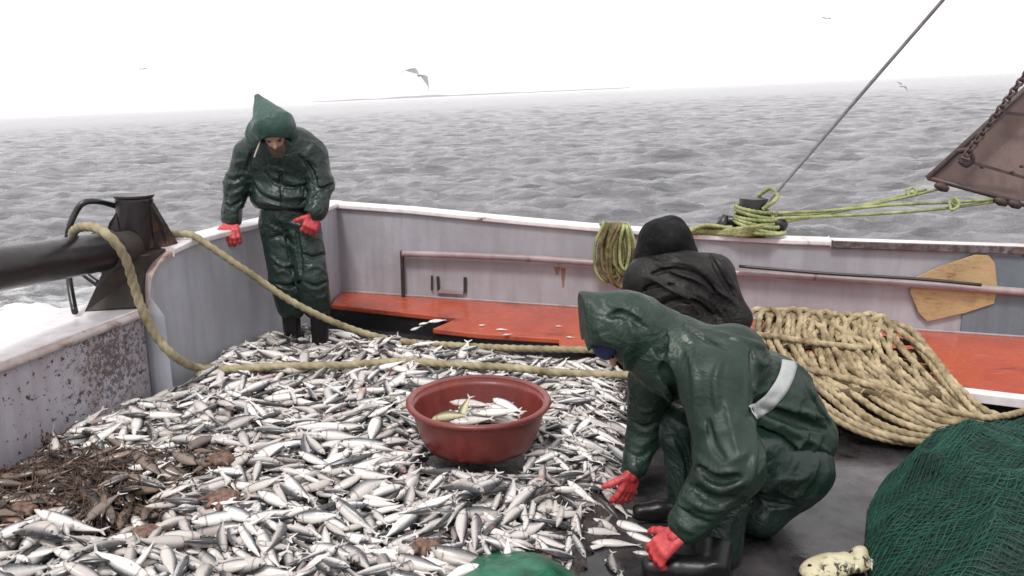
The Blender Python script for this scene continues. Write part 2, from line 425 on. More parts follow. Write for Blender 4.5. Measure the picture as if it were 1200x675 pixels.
sea = mesh('sea', V, Fs, sea_mat()); sea.location = (0, 0, SEA_Z); sea.rotation_euler = sea_root_rot
tag(sea, 'choppy grey sea with small white crests behind the boat', None, None, 'structure')
x, y, z = V[:, 0], V[:, 1], V[:, 2]
r_ = np.hypot(x, y)
foam = np.zeros(len(V))
def blob(cx, cy, sx, sy, a): return a * np.exp(-((x - cx) / sx) ** 2 - ((y - cy) / sy) ** 2)
foam += blob(-5.8, 7.8, 3.4, 3.4, .68) + blob(-3.8, 6.7, 1.7, 3.2, .58) + blob(-8, 9.8, 4.5, 2.0, .40) + blob(-1.9, 9.6, 1.0, 1.0, .50)
foam += .10 * np.exp(-((y - 11 + .1 * x) / 3.5) ** 2)
foam += np.clip((z - .07) * 1.0, 0, .09)
at = sea.data.attributes.new('foam', 'FLOAT', 'POINT'); at.data.foreach_set('value', foam.astype(np.float32))

# distant low headland
def headland():
    n = 90; X = np.linspace(-620, 760, n); V = []; 
    for k, xx in enumerate(X):
        t = k / (n - 1); h = 6.5 * math.sin(math.pi * t) ** .6 * (1 + .35 * math.sin(t * 23) + .25 * math.sin(t * 51 + 1)) * (.55 + .45 * math.sin(t * 5.2 + .3))
        h = max(h, 1.5)
        yb = 3600 + 120 * math.sin(t * 4)
        V += [(xx, yb, -2), (xx, yb + 30, h * .7), (xx, yb + 110, h), (xx, yb + 300, -2)]
    return V, quads(n, 4, False)
V, Fs = headland()
hl = mesh('hills', V, Fs, simple('haze pale land', (.20, .20, .20), (.30, .29, .28), .02, .9)); hl.location = (-260, 0, SEA_Z); hl.rotation_euler = sea_root_rot  # land colour lightened to paint in the distant haze
tag(hl, 'faint low headland on the misty horizon', None, None, 'structure')
# haze
mb = MB(); S = 5200
mb.prism([(-S, -S, -3), (S, -S, -3), (S, S, -3), (-S, S, -3)], (0, 0, 24))
hm = bpy.data.materials.new('sea haze'); hm.use_nodes = True; t = hm.node_tree
t.nodes.remove(t.nodes['Principled BSDF']); pv = t.nodes.new('ShaderNodeVolumePrincipled')
pv.inputs['Color'].default_value = (.97, .97, .98, 1); pv.inputs['Density'].default_value = .00008
t.links.new(pv.outputs[0], t.nodes['Material Output'].inputs['Volume'])
hz = mb.build('haze', hm); hz.location = (0, 0, SEA_Z); hz.rotation_euler = sea_root_rot; hz['kind'] = 'stuff'

# ------------------------------------------------------------------ the boat
boat = empty('fishing_boat', (0, 5, 0))
tag(boat, 'grey painted steel fishing boat deck with white capped bulwarks and red stern platform', 'fishing boat')
SL = -.27
def stern_xy(px_or_t, along=False): return np.array((-1.40 + px_or_t, 6.42 + SL * px_or_t))
def stern_at(px):
    k = (px - 600) / F
    # ray azimuth depends weakly on height; use rail height
    best = None
    for i in range(900):
        t_ = i * .008; x, y = stern_xy(t_); 
        # project rail point
        d = y * CT + (EYE - .82) * ST; u = x / d * F + 600
        if best is None or abs(u - px) < best[0]: best = (abs(u - px), t_)
    return best[1]
def stern_z(px, py):
    t_ = stern_at(px); x, y = stern_xy(t_); p = P(px, py, Y=y); return t_, p[2]
top_px = [(400, 244), (480, 250), (600, 262), (700, 271), (820, 280), (930, 286), (1080, 291), (1200, 295)]
tops = [stern_z(*q) for q in top_px]; tops += [(tops[-1][0] + 1.6, tops[-1][1] - .04)]
tops.insert(0, (tops[0][0] - .16, tops[0][1]))
nrm = np.array((-SL, 1.0)); nrm /= np.linalg.norm(nrm)      # outward
def wall(name, pts, out, thick, mat, zin=-.3, zout=-1.9):
    """pts: (x,y,ztop); out: outward unit vectors"""
    V = []
    for (x, y, z), o in zip(pts, out):
        V += [(x, y, zin), (x, y, z), (x + o[0] * thick, y + o[1] * thick, z), (x + o[0] * (thick + .05), y + o[1] * (thick + .05), zout)]
    F_ = [tuple(q) for q in quads(len(pts), 4, False)]
    n = len(pts); F_ += [(0, 3, 2, 1), (4 * n - 4, 4 * n - 3, 4 * n - 2, 4 * n - 1)]
    return mesh(name, V, F_, mat, boat, smooth=False)
def capstrip(name, pts, out, w_in, w_out, h, mat):
    V = []
    for (x, y, z), o in zip(pts, out):
        a = (x - o[0] * w_in, y - o[1] * w_in); b = (x + o[0] * w_out, y + o[1] * w_out)
        V += [(*a, z), (*a, z + h), (*b, z + h), (*b, z)]
    n = len(pts); F_ = [tuple(q) for q in quads(n, 4, True)] + [(0, 1, 2, 3), (4 * n - 1, 4 * n - 2, 4 * n - 3, 4 * n - 4)]
    o = mesh(name, V, F_, mat, boat, smooth=False)
    m = o.modifiers.new('bevel', 'BEVEL'); m.width = .008; m.segments = 2; m.limit_method = 'ANGLE'; return o
sp_ = [(*stern_xy(t_), z) for t_, z in tops]; so = [nrm] * len(sp_)
# main grey section, then a darker blue-grey end section on the right
i_split = len(sp_) - 2
wall('bulwark', sp_[:i_split + 1], so[:i_split + 1], .09, M['grey'])
wall('bulwark', [sp_[i_split], sp_[-1]], [nrm] * 2, .09, M['bluegrey'])
tb = stern_at(975)
zb = float(np.interp(tb, [a for a, _ in tops], [b for _, b in tops])); pb = (*stern_xy(tb), zb)
k = next(i for i, (a, _) in enumerate(tops) if a > tb)
capstrip('rail_cap', sp_[:k] + [pb], so[:k + 1], .03, .15, .035, M['cap'])
pb2 = (pb[0] + .004, pb[1] - .001, pb[2])
capstrip('rail_cap', [pb2] + sp_[k:], [nrm] * (len(sp_) - k + 1), .025, .15, .03, M['cap'])
ledge = [(p[0] - nrm[0] * .045, p[1] - nrm[1] * .045, p[2] - .012) for p in [pb2] + sp_[k:]]
capstrip('rail_wear', ledge, [nrm] * len(ledge), 0, .012, .052, M['capblack'])['label'] = 'black grimy edge of the right stern rail'
# blue-grey panel on the right, proud of the wall
pa, pc = stern_at(1140), stern_at(1195)
m_ = MB(); a = stern_xy(pa); b = stern_xy(pa + 1.9)
m_.prism([(*(a - nrm * .004), .16), (*(b - nrm * .004), .16), (*(b - nrm * .004), .70), (*(a - nrm * .004), .70)], (-nrm[0] * .012, -nrm[1] * .012, 0))
m_.build('wall_patch', M['bluegrey'], boat)['label'] = 'blue grey painted plate at the right end of the stern bulwark'

# left bulwark: low near section, taller far section with a rounded end
lf = [(-2.0, 4.30, .55), (-1.995, 4.315, .66), (-1.985, 4.34, .74), (-1.965, 4.40, .80), (-1.93, 4.50, .84), (-1.87, 4.66, .865), (-1.72, 5.10, .87), (-1.55, 5.62, .865), (-1.412, 6.06, .86), (-1.385, 6.47, .855)]
def outs(pts):
    q = np.array([p[:2] for p in pts]); T = np.gradient(q, axis=0); T /= np.linalg.norm(T, axis=1)[:, None]
    return [np.array((-a[1], a[0])) for a in T]
wall('bulwark', lf, outs([(-2.05, 4.2), (-1.4, 6.1)] * 1 + lf)[2:], .11, M['greyblue'])
lo_ = [np.array((-.945, .327))] * len(lf)
capstrip('rail_cap', lf[4:], lo_[4:], .02, .16, .035, M['cap'])
capstrip('rail_cap', lf[:5], lo_[:5], .015, .14, .02, M['caprust'])['label'] = 'rusty rounded end of the taller left rail'
ln = [(-3.0, .6, .55), (-2.50, 2.5, .55), (-2.27, 3.4, .55), (-2.17, 3.78, .555), (-2.03, 4.30, .56)]
lon = [np.array((-.967, .255))] * len(ln)
wall('bulwark', ln, lon, .22, M['greyrust'])
capstrip('rail_cap', ln, lon, .02, .36, .03, M['cap'])['label'] = 'wide pinkish white cap of the low left rail'
rim = [(p[0] + .02, p[1], p[2] + .0) for p in ln]
V, Fs = sweep(spline(rim, .03)[0], .024, 8)
mesh('rail_edge', V, Fs, M['caprust'], boat)['label'] = 'rust-stained rounded edge of the low left rail'
# deck
mb = MB(); mb.prism([(-3.2, .2, -.05), (4.6, .2, -.05), (5.2, 4.63, -.05), (-1.36, 6.41, -.05), (-1.97, 4.4, -.05)][::1], (0, 0, .05))
mb.build('deck', M['deck'], boat)
# red platform along the stern
zt = .165
fr = [P(388, 357, z=zt), P(535, 373, z=zt), P(507, 385, z=zt), P(560, 391, z=zt), P(655, 397, z=zt), P(655, 404, z=zt), P(720, 412, z=zt), P(900, 430, z=zt), P(1100, 455, z=zt), P(1210, 467, z=zt)]
fr += [fr[-1] + (fr[-1] - fr[-2]) * 2.6]
bk = [np.array((*(stern_xy(t_) - nrm * .004), zt)) for t_ in (.0, 6.3)]
poly = fr + [bk[1], bk[0]]
mb = MB(); mb.prism([p - np.array((0, 0, .035)) for p in poly], (0, 0, .035)); mb.build('red_platform', M['red'], boat, bevel=.006)
mb = MB(); mb.prism([np.array((p[0] - .012 * (i > 90), p[1] + .025, 0)) for i, p in enumerate(fr)] + [np.array((bk[1][0], bk[1][1] - .01, 0)), np.array((bk[0][0] + .03, bk[0][1] - .03, 0))], (0, 0, zt - .036))
mb.build('platform_base', M['rubber'], boat)
mb = MB()
a, b = fr[-4], fr[-2]; mb.bar(a + np.array((0.0, -.03, -.013)), b + np.array((0, -.03, -.013)), (0, .045, 0), (0, 0, .026)); mb.bar(b + np.array((0, -.03, -.013)), fr[-1] + np.array((0, -.03, -.013)), (0, .045, 0), (0, 0, .026))
mb.build('edge_strip', M['cap'], boat, bevel=.004)['label'] = 'white painted edge of the red platform'
mb = MB()
dk = [P(472, 372, z=zt), P(507, 385, z=zt), P(655, 397, z=zt), P(655, 406, z=.1), P(560, 404, z=.05), P(470, 396, z=.05), P(440, 380, z=.1)]
# pale line of sealant along the foot of the stern wall
mb = MB(); a = stern_xy(.02) - nrm * .012; b = stern_xy(6.2) - nrm * .012
V, Fs = sweep(spline([(*a, zt + .004), (*((a + b) / 2), zt + .005), (*b, zt + .004)], .1)[0], .012, 6)
mesh('weld_bead', V, Fs, M['pipe'], boat)
# red end of the platform beyond the left tip and pale scuffs are in the paint
# pipe rail on stern wall
def on_wall(px, py, off):
    t_ = stern_at(px); x, y = stern_xy(t_) - nrm * off; return P(px, py, Y=y)
pp = [on_wall(472, 297, .06), on_wall(560, 300, .06), on_wall(640, 304, .06), on_wall(760, 313, .06), on_wall(850, 319, .06), on_wall(1000, 328, .06), on_wall(1200, 342, .06)]
pp += [pp[-1] + (pp[-1] - pp[-2]) * 1.2]
V, Fs = sweep(spline(pp, .05)[0], .026, 12); mesh('pipe_rail', V, Fs, M['pipe'], boat)
mb = MB(); a = on_wall(471, 294, .03); mb.bar(a, (a[0], a[1], zt), (.012, 0, 0), (0, .03, 0)); mb.build('rail_post', M['browns'], boat, bevel=.003)
for px in (655, 815, 1000, 1170):
    t_ = stern_at(px); z = float(np.interp(px, [472, 640, 850, 1200], [pp[0][2], pp[2][2], pp[4][2], pp[6][2]]))
    mb = MB(); a = stern_xy(t_); mb.bar((a[0], a[1], z), (*(a - nrm * .06), z), (.012, 0, 0), (0, 0, .02)); mb.build('rail_bracket', M['pipe'], boat)
# small frame with rusty lugs low on the wall
a = on_wall(506, 340, .012); b = on_wall(545, 343, .012); a2 = on_wall(506, 323, .012); b2 = on_wall(545, 325, .012)
for q0, q1, wd in ((a, a2, .006), (b, b2, .012), (on_wall(513, 324, .012), on_wall(514, 341, .012), .01)):
    mb = MB(); mb.bar(q0, q1, (wd, 0, 0), (0, .01, 0)); mb.build('wall_lug', M['browns'], boat)
mb = MB(); mb.prism([on_wall(516, 338, .003), on_wall(543, 341, .003), on_wall(543, 344, .003), on_wall(512, 342, .003)], (0, -.03, 0)); mb.build('wall_step', M['pipe'], boat)
# rust streaks as thin scale patches of their own
mr = simple('rust streak', (.16, .075, .045), (.25, .15, .11), 20, .8)
for (px, y0, y1, wd) in ((660, 314, 337, 3), (653, 313, 322, 4)):
    mb = MB(); mb.prism([on_wall(px - wd, y0, .0015), on_wall(px + wd, y0, .0015), on_wall(px + wd * .3, y1, .0015), on_wall(px - wd * .3, y1, .0015)], (0, -.0015, 0)); mb.build('rust_patch', mr, boat)

# left mooring post, boom and gusset plates
pz = P(157, 300, Y=4.48); pt = P(157, 231, Y=4.48); pr = .098
mb = MB(); mb.tube([(pz[0], pz[1], -.2), (pz[0], pz[1], .6), (pt[0], pt[1], pt[2] - .012), (pt[0], pt[1], pt[2])], [pr, pr, pr, pr * .99], 32)
o = mb.build('mooring_post', M['darksteel'], boat, smooth=True)
mb = MB(); mb.tube([(pt[0], pt[1], pt[2] - .001), (pt[0], pt[1], pt[2] + .014)], pr + .006, 32); mb.build('post_cap', M['darksteel'], boat, bevel=.003)
mb = MB(); c = pz
mb.prism([P(176, 238, Y=4.46), P(190, 262, Y=4.5), P(206, 288, Y=4.58), P(198, 297, Y=4.56), P(172, 305, Y=4.46)], (.01, .03, 0)); mb.build('gusset_plate', M['browns'], boat, bevel=.004)
mb = MB(); mb.prism([P(138, 245, Y=4.42), P(127, 262, Y=4.38), P(122, 285, Y=4.36), P(150, 310, Y=4.38), P(166, 306, Y=4.4), P(150, 272, Y=4.4)], (.01, .035, 0)); mb.build('gusset_plate', M['darksteel'], boat, bevel=.004)
mb = MB(); mb.prism([P(98, 366, Y=4.2), P(112, 336, Y=4.22), P(122, 312, Y=4.25), P(150, 300, Y=4.3), P(176, 298, Y=4.34), P(168, 318, Y=4.33), P(164, 360, Y=4.25)], (.02, .22, 0)); mb.build('pedestal', M['browns'], boat, bevel=.006)
b0 = P(-130, 338, Y=3.0); b1 = P(0, 315, Y=3.55); b2 = P(128, 294, Y=4.22)
mb = MB(); dd = (b2 - b1); dd /= np.linalg.norm(dd)
mb.tube([b0 - dd * .6, b0, b1, b2], .100, 36); mb.build('boom', M['darksteel'], boat, smooth=True, bevel=.002)
mb = MB(); mb.tube([b2 - dd * .05, b2 + dd * .0], .113, 36); mb.tube([b2 + dd * .002, b2 + dd * .16], .092, 36); mb.build('boom_collar', M['browns'], boat, smooth=True, bevel=.002)
hose = PL([(150, 246, 4.5), (130, 240, 4.45), (112, 236, 4.35), (97, 238, 4.3), (88, 250, 4.28), (81, 268, 4.25), (79, 290, 4.3), (80, 315, 4.28), (82, 335, 4.2), (87, 362, 4.12), (88, 366, 4.1)])
mb = MB(); mb.tube(spline(hose, .03)[0], .017, 10); tag(mb.build('hose', M['hose'], None, True), 'black rubber hose looping over the dark boom beside the left post', 'hose')
mb = MB(); mb.tube(spline(PL([(94, 316, 4.3), (104, 325, 4.28), (117, 334, 4.26)]), .02)[0], .02, 10); mb.build('boom_stay', M['hose'], boat, True)

# stern bollard with cross bar
tbp = stern_at(882); bx, by = stern_xy(tbp) + nrm * .05; bz = float(np.interp(tbp, [a for a, _ in tops], [b for _, b in tops])) + .035
bt = P(882, 232, Y=by)
mb = MB(); mb.tube([(bx, by, bz), (bx, by, bt[2])], .098, 28); o = mb.build('bollard', M['darksteel'], boat, smooth=True, bevel=.003)
cz = P(880, 255, Y=by)[2]; xs = np.linspace(-.22, .19, 15); rr = .028 + .012 * np.abs(np.sin(np.arange(15) * 1.9))
mb = MB(); mb.tube([(bx + a - .0, by - SL * -a * 1.0, cz - .03 + .004 * math.sin(a * 30)) for a in xs], rr, 10); mb.build('cross_bar', M['rubber'], boat, True)
for sx in (-.2, .2):
    mb = MB(); mb.tube([(bx + sx, by - .01, cz - .1), (bx + sx * 1.05, by, cz - .05), (bx + sx * .95, by, cz + .02)], [.03, .045, .02], 9); mb.build('bar_knob', M['rubber'], boat, True)

# ------------------------------------------------------------------ loose gear on the stern
def rope_obj(name, lst, r, mat, label, cat='rope', **kw):
    V, Fs = join_geo([rope_geo(p, r, **kw) for p in lst]); return tag(mesh(name, V, Fs, mat), label, cat)
rl = []
g = random.Random(4)
for i in range(6):      # turns round the bollard, dropping to the rail
    rx, ry = .115 + .012 * i, .115 + .01 * i; z0 = bz + .04 + .026 * (5 - i) * 1.15; tl = g.uniform(-.35, .35)
    rl.append([(bx + .01 * i + rx * math.cos(a), by - .0 + ry * math.sin(a), z0 + tl * rx * math.cos(a + .4) * .8) for a in np.linspace(.3 * i, .3 * i + 6.3, 14)])
for i in range(6):      # flakes lying along the rail to the left
    x0 = bx - .42 + .05 * g.random(); rl.append([(bx + .12, by - .10, bz + .05 + .01 * i), (bx - .05, by - .135 - .005 * i, bz + .028 + .012 * i), (bx - .22, by - .07 + .045, bz + .02 + .01 * (i % 3)), (x0, by + .1 - .02 * i, bz + .016 + .008 * (i % 2)), (x0 - .04, by + .13 - .03 * i, bz + .02), (x0 + .05, by + .15 - .04 * i, bz + .03 + .01 * i), (bx - .15, by - .03, bz + .06)])
rl.append([(bx + .03, by - .11, bz + .2), (bx + .13, by - .1, bz + .28), (bx + .12, by + .02, bz + .33), (bx + .06, by + .1, bz + .27)])
rope_obj('mooring_rope', rl, .015, M['ropegreen'], 'yellow green rope wound round the black bollard on the stern rail', step=.012, n=9)
# ropes to the trawl door
yb = by
r1 = PL([(905, 262, yb), (960, 253, yb + .1), (1020, 240, yb + .2), (1070, 229, yb + .35), (1103, 221, 6.3)])
r1b = PL([(908, 254, yb), (960, 250, yb + .1), (1030, 236, yb + .25), (1085, 222, 6.2)])
r2 = PL([(910, 256, yb - .05), (960, 254, yb), (1040, 250, yb + .1), (1110, 244, yb + .3), (1168, 236, 6.1)])
r2b = PL([(905, 250, yb), (970, 247, yb + .05), (1050, 240, yb + .2), (1120, 237, yb + .3), (1165, 234, 6.1)])
kn = [spline(PL([(1062, 224, 6.05), (1070, 220, 6.05), (1074, 226, 6.0), (1066, 230, 6.0), (1063, 222, 6.05)]), .01)[0]]
kn2 = [spline(PL([(1112, 240, 5.9), (1118, 232, 5.9), (1124, 240, 5.85), (1115, 246, 5.85), (1113, 236, 5.9), (1120, 243, 5.9)]), .01)[0]]
rope_obj('tow_rope', [r1, r1b] + kn, .011, M['ropegreen'], 'upper yellow green rope from bollard to the near corner of the rusty trawl door', step=.02, n=8)
rope_obj('tow_rope', [r2, r2b] + kn2, .012, M['ropegreen'], 'lower yellow green rope with dark knot leading to the bottom of the trawl door', step=.02, n=8)
cp = PL([(895, 245, yb - .08), (903, 233, yb - .05), (1000, 121, yb - .2), (1105, 0, yb - .4), (1240, -158, yb - .7)])
tag(mesh('steel_cable', *sweep(cp, .0115, 8), M['cable']), 'thin grey steel cable rising from the bollard out of the top of the picture', 'cable')
# hanging hank
g = random.Random(11); hl_ = []
t_ = stern_at(722); hb = stern_xy(t_) - nrm * .1; hzt = float(np.interp(t_, [a for a, _ in tops], [b for _, b in tops])) + .05
for i in range(16):
    wx = g.uniform(.03, .085); dz = g.uniform(.22, .42); cx = hb[0] + g.uniform(-.06, .07); oy = hb[1] - g.uniform(0, .07) + (cx - hb[0]) * SL
    hl_.append([(cx + wx * .3, oy + .2, hzt - .01), (cx + wx * .4, oy + .02, hzt + .015), (cx + wx, oy - .01, hzt - dz * .5), (cx + wx * .6, oy, hzt - dz * .93), (cx, oy - .01, hzt - dz), (cx - wx * .8, oy, hzt - dz * .8), (cx - wx * .9, oy, hzt - dz * .3), (cx - wx * .2, oy + .03, hzt + .02), (cx - wx * .2, oy + .22, hzt - .01)])
hank = empty('rope_hank', (hb[0], hb[1], hzt)); tag(hank, 'hank of weedy yellow green rope hung over the stern rail beside the black hooded man', 'rope')
V, Fs = join_geo([rope_geo(p, .0125, step=.012, n=8) for p in hl_[:11]]); mesh('strand', V, Fs, M['ropebrown'], hank)
V, Fs = join_geo([rope_geo(p, .0125, step=.012, n=8) for p in hl_[11:]]); mesh('strand', V, Fs, M['ropegreen'], hank)
# boat hook lying along the pipe
pk = [on_wall(866, 312, .115), on_wall(960, 320, .115), on_wall(1075, 327, .115), on_wall(1150, 334, .115)]
mb = MB(); mb.tube(spline(pk, .05)[0], .011, 8); tag(mb.build('pole', M['rubber'], None, True), 'thin black pole lying along the pink pipe rail', 'pole')
# plywood piece behind the pipe
py_ = [on_wall(1068, 327, .028), on_wall(1098, 313, .028), on_wall(1142, 298, .028), on_wall(1158, 299, .028), on_wall(1165, 308, .028), on_wall(1168, 336, .028), on_wall(1164, 355, .028), on_wall(1130, 366, .028), on_wall(1086, 376, .028), on_wall(1076, 366, .028), on_wall(1066, 342, .028)]
py_[8] += 0; mb = MB(); mb.prism(py_, (-nrm[0] * .018, -nrm[1] * .018, 0)); tag(mb.build('plywood_sheet', M['ply'], None, bevel=.002), 'broken yellow plywood sheet wedged behind the pipe rail', 'plywood')
# trawl door
tdo = empty('trawl_door', P(1140, 225, Y=6.1)); tag(tdo, 'rusty brown steel trawl door hanging outboard at the right edge', 'trawl door')
A_ = P(1086, 208, Y=6.2); B_ = P(1290, 22, Y=6.5); C_ = P(1192, 237, Y=6.1); D_ = P(1330, 272, Y=6.3)
mb = MB(); mb.prism([A_, B_, D_ + np.array((.8, 0, .6)), D_, C_], (.01, .05, .0)); mb.build('door_plate', M['door'], tdo, bevel=.004)
for a, b, wv, hh in ((A_, B_, .03, .03), (A_, C_, .025, .025), (C_, D_, .03, .03)):
    mb = MB(); mb.tube([a - np.array((0, .02, 0)), b - np.array((0, .02, 0))], wv * .75, 8); mb.build('frame_bar', M['doorframe'], tdo, True)
mb = MB(); s0 = P(1124, 186, Y=6.1); s1 = P(1200, 208, Y=6.1); mb.bar(s0, s1, (0, .012, 0), (0, 0, .010)); mb.build('rib', M['doorframe'], tdo)
mb = MB(); mb.bar(P(1177, 132, Y=6.2), P(1230, 138, Y=6.2), (0, .012, 0), (0, 0, .012)); mb.build('rib', M['doorframe'], tdo)
mb = MB(); mb.tube(spline(PL([(1122, 178, 6.08), (1134, 176, 6.02), (1140, 186, 6.02), (1133, 194, 6.05), (1124, 188, 6.08)]), .01)[0], .018, 8); mb.build('shackle', M['chain'], tdo, True)
for pq in ((1103, 219), (1172, 236), (1188, 239)):
    mb = MB(); c = P(*pq, Y=6.08); mb.tube([c + np.array((-.05, -.02, .015)), c, c + np.array((.05, -.0, -.02))], [.02, .034, .022], 8); mb.build('shackle', M['chain'], tdo, True)
# bolts
for pq in ((1150, 196), (1185, 202), (1196, 195)):
    mb = MB(); c = P(*pq, Y=6.1); mb.tube([c, c + np.array((0, -.03, 0))], .011, 6); mb.build('bolt', M['doorframe'], tdo)
c0 = P(1132, 182, Y=6.0); c1 = P(1240, 36, Y=6.15); nl = 28; mb = MB(); dv = (c1 - c0) / nl; du = dv / np.linalg.norm(dv)
for i in range(nl):
    c = c0 + dv * (i + .5); s = np.array((0, 1., 0)) if i % 2 else np.cross(du, (0, 1., 0)); L = np.linalg.norm(dv) * .72
    ring = [c + du * L * math.cos(a) + s * .022 * math.sin(a) for a in np.linspace(0, 2 * math.pi, 11)]
    mb.tube(ring, .0095, 6, False)
ch = tag(mb.build('chain', M['chain'], None, True), 'dark rusty chain running up along the edge of the trawl door', 'chain')

# ------------------------------------------------------------------ long ropes over the catch
ra = PL([(86, 285, 4.25), (86, 272, 4.1), (96, 266, 3.98), (115, 268, 3.9), (133, 282, 3.88), (148, 305, 3.92), (157, 335, 3.97), (168, 366, 4.0), (185, 396, 4.05), (205, 418, 4.1)]) + \
     [P(232, 431, z=.21), P(275, 432, z=.21), P(330, 429, z=.2), P(400, 428, z=.2), P(470, 424, z=.2), P(540, 428, z=.2), P(600, 431, z=.2), P(660, 437, z=.19), P(745, 440, z=.18)]
rope_obj('hauling_rope', [ra], .0245, M['ropewet'], 'thick pale rope running from the dark boom down the wall and over the fish')
rb = [np.array((-2.12, 4.80, .91)), np.array((-1.98, 4.70, .925)), np.array((-1.87, 4.655, .93)), np.array((-1.80, 4.64, .895))] + PL([(270, 305, 4.68), (300, 325, 4.75), (330, 346, 4.8), (362, 364, 4.86), (400, 381, 4.95), (440, 394, 5.02)]) + [P(480, 401, z=.16), P(540, 405, z=.17), P(600, 408, z=.18), P(690, 410, z=.19), P(750, 412, z=.19)]
rope_obj('hauling_rope', [rb], .0225, M['ropewet'], 'rope sagging from the left rail in front of the standing man to the stern')

# the big heap of rope
def hp(px, py, lift=0):
    Y = np.interp(py, [350, 370, 520], [4.85, 4.72, 3.72]); q = P(px, py, Y=Y); d = np.array((0, 0, EYE)) - q; d /= np.linalg.norm(d); return q + d * lift
strands = []; g = random.Random(5)
J = lambda a: g.uniform(-a, a)
for i in range(12):       # upper row of bights
    x0 = 886 + 13 * i; yt = 362 + .7 * i + J(2.5); L_ = .03 + .022 * (i % 2) + g.uniform(0, .012)
    strands.append([hp(x0 - 4, 404 + .6 * i, L_ - .02), hp(x0 - 11 + J(2), 386, L_ + .02), hp(x0 - 7, yt + 5, L_ + .05), hp(x0 + 5, yt, L_ + .06), hp(x0 + 13 + J(2), yt + 10, L_ + .05), hp(x0 + 12 + J(3), 394, L_ + .03), hp(x0 + 18 + J(3), 412 + .6 * i, L_ + .01), hp(x0 + 34 + J(4), 438 + .9 * i, L_ - .01)])
for i in range(9):        # smaller bights set back between them
    x0 = 893 + 15 * i; strands.append([hp(x0 - 5, 400, -.01), hp(x0 - 6, 380, .0), hp(x0 + 2, 371 + .6 * i, .01), hp(x0 + 9, 382, .0), hp(x0 + 10, 402, -.01)])
for lay in range(2):
    for i in range(9 if lay == 0 else 5):       # long strands sweeping right and down
        a = (i + .5 * lay) / 8. if lay == 0 else (i * 1.7 + .9) / 8.
        x0 = 925 + 118 * a; y0 = 367 + 9 * a; k_ = .035 * lay + g.uniform(0, .018)
        strands.append([hp(x0 - 40, y0 + 24 + J(3), k_ - .02), hp(x0 - 12, y0 + 4 + J(2), .02 + k_), hp(x0 + 22, y0 + 16 - 8 * a + J(3), .04 + k_), hp(x0 + 52 - 4 * a + J(3), 427 - 17 * a + J(3), .045 + k_), hp(1035 + 84 * a + J(3), 468 - 20 * a, .035 + k_), hp(1093 + 52 * a + J(3), 493 - 10 * a, .02 + k_), hp(1150, 492 + J(3), .01 + .5 * k_)])
for lay in range(2):
    for i in range(6 - 2 * lay):       # lower strands, thick and parallel
        a = (i + .5 * lay) / 5. if lay == 0 else (i * 1.3 + .6) / 5.; k_ = .034 * lay + g.uniform(0, .012)
        strands.append([hp(900 + 78 * a, 405 + 16 * a, k_ - .02), hp(932 + 46 * a + J(2), 440 + 1 * a, .02 + k_), hp(955 + 62 * a + J(2), 474 - 21 * a, .03 + k_), hp(996 + 62 * a + J(2), 500 - 26 * a + J(2), .03 + k_), hp(1038 + 58 * a + J(2), 515 - 20 * a, .01 + k_), hp(1085 + 42 * a, 522 - 20 * a, k_ - .02)])
for i in range(6):       # short inner bights
    x0 = 960 + 22 * i
    strands.append([hp(x0, 404 + 2.5 * i, .05), hp(x0 + 4, 425 + 3 * i, .085), hp(x0 + 14 + J(3), 446 + 3 * i, .08), hp(x0 + 30, 464 + 2 * i, .05)])
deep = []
for i in range(14):      # filler turns beneath, coloured dark as the shade in the gaps
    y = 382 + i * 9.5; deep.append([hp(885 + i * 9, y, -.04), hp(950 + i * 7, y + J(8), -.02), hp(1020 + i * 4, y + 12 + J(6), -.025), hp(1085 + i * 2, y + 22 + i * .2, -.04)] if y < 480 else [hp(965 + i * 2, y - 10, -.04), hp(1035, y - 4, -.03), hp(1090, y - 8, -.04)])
strands.append([hp(872, 391, .08), hp(905, 394, .11), hp(950, 401, .12), hp(985, 405, .12), hp(1013, 408, .11), hp(1018, 404, .09), hp(1000, 396, .09), hp(978, 397, .09)])
strands.append([hp(935, 430, .08), hp(985, 442, .12), hp(1040, 458, .12), hp(1100, 478, .11), hp(1148, 489, .08), hp(1180, 487, .03), hp(1215, 478, .02), hp(1300, 470, .02)])
strands.append([hp(1030, 374, .05), hp(1048, 384, .1), hp(1085, 412, .1), hp(1118, 448, .09), hp(1150, 478, .06), hp(1170, 487, .04)])
strands = [[np.array((q[0], q[1], max(q[2], .19 if q[1] > 4.0 else .03))) for q in s] for s in strands]
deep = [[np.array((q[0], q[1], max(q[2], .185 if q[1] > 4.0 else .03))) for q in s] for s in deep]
coil = empty('rope_coil', (1.65, 4.2, .17)); tag(coil, 'big heap of coiled tan rope on the red platform right of the men', 'rope')
V, Fs = join_geo([rope_geo(q, .0190, n=12) for q in strands]); mesh('outer_turns', V, Fs, M['rope'], coil)
V, Fs = join_geo([rope_geo(q, .020, n=12) for q in deep]); mesh('inner_turns', V, Fs, M['ropedark'], coil)

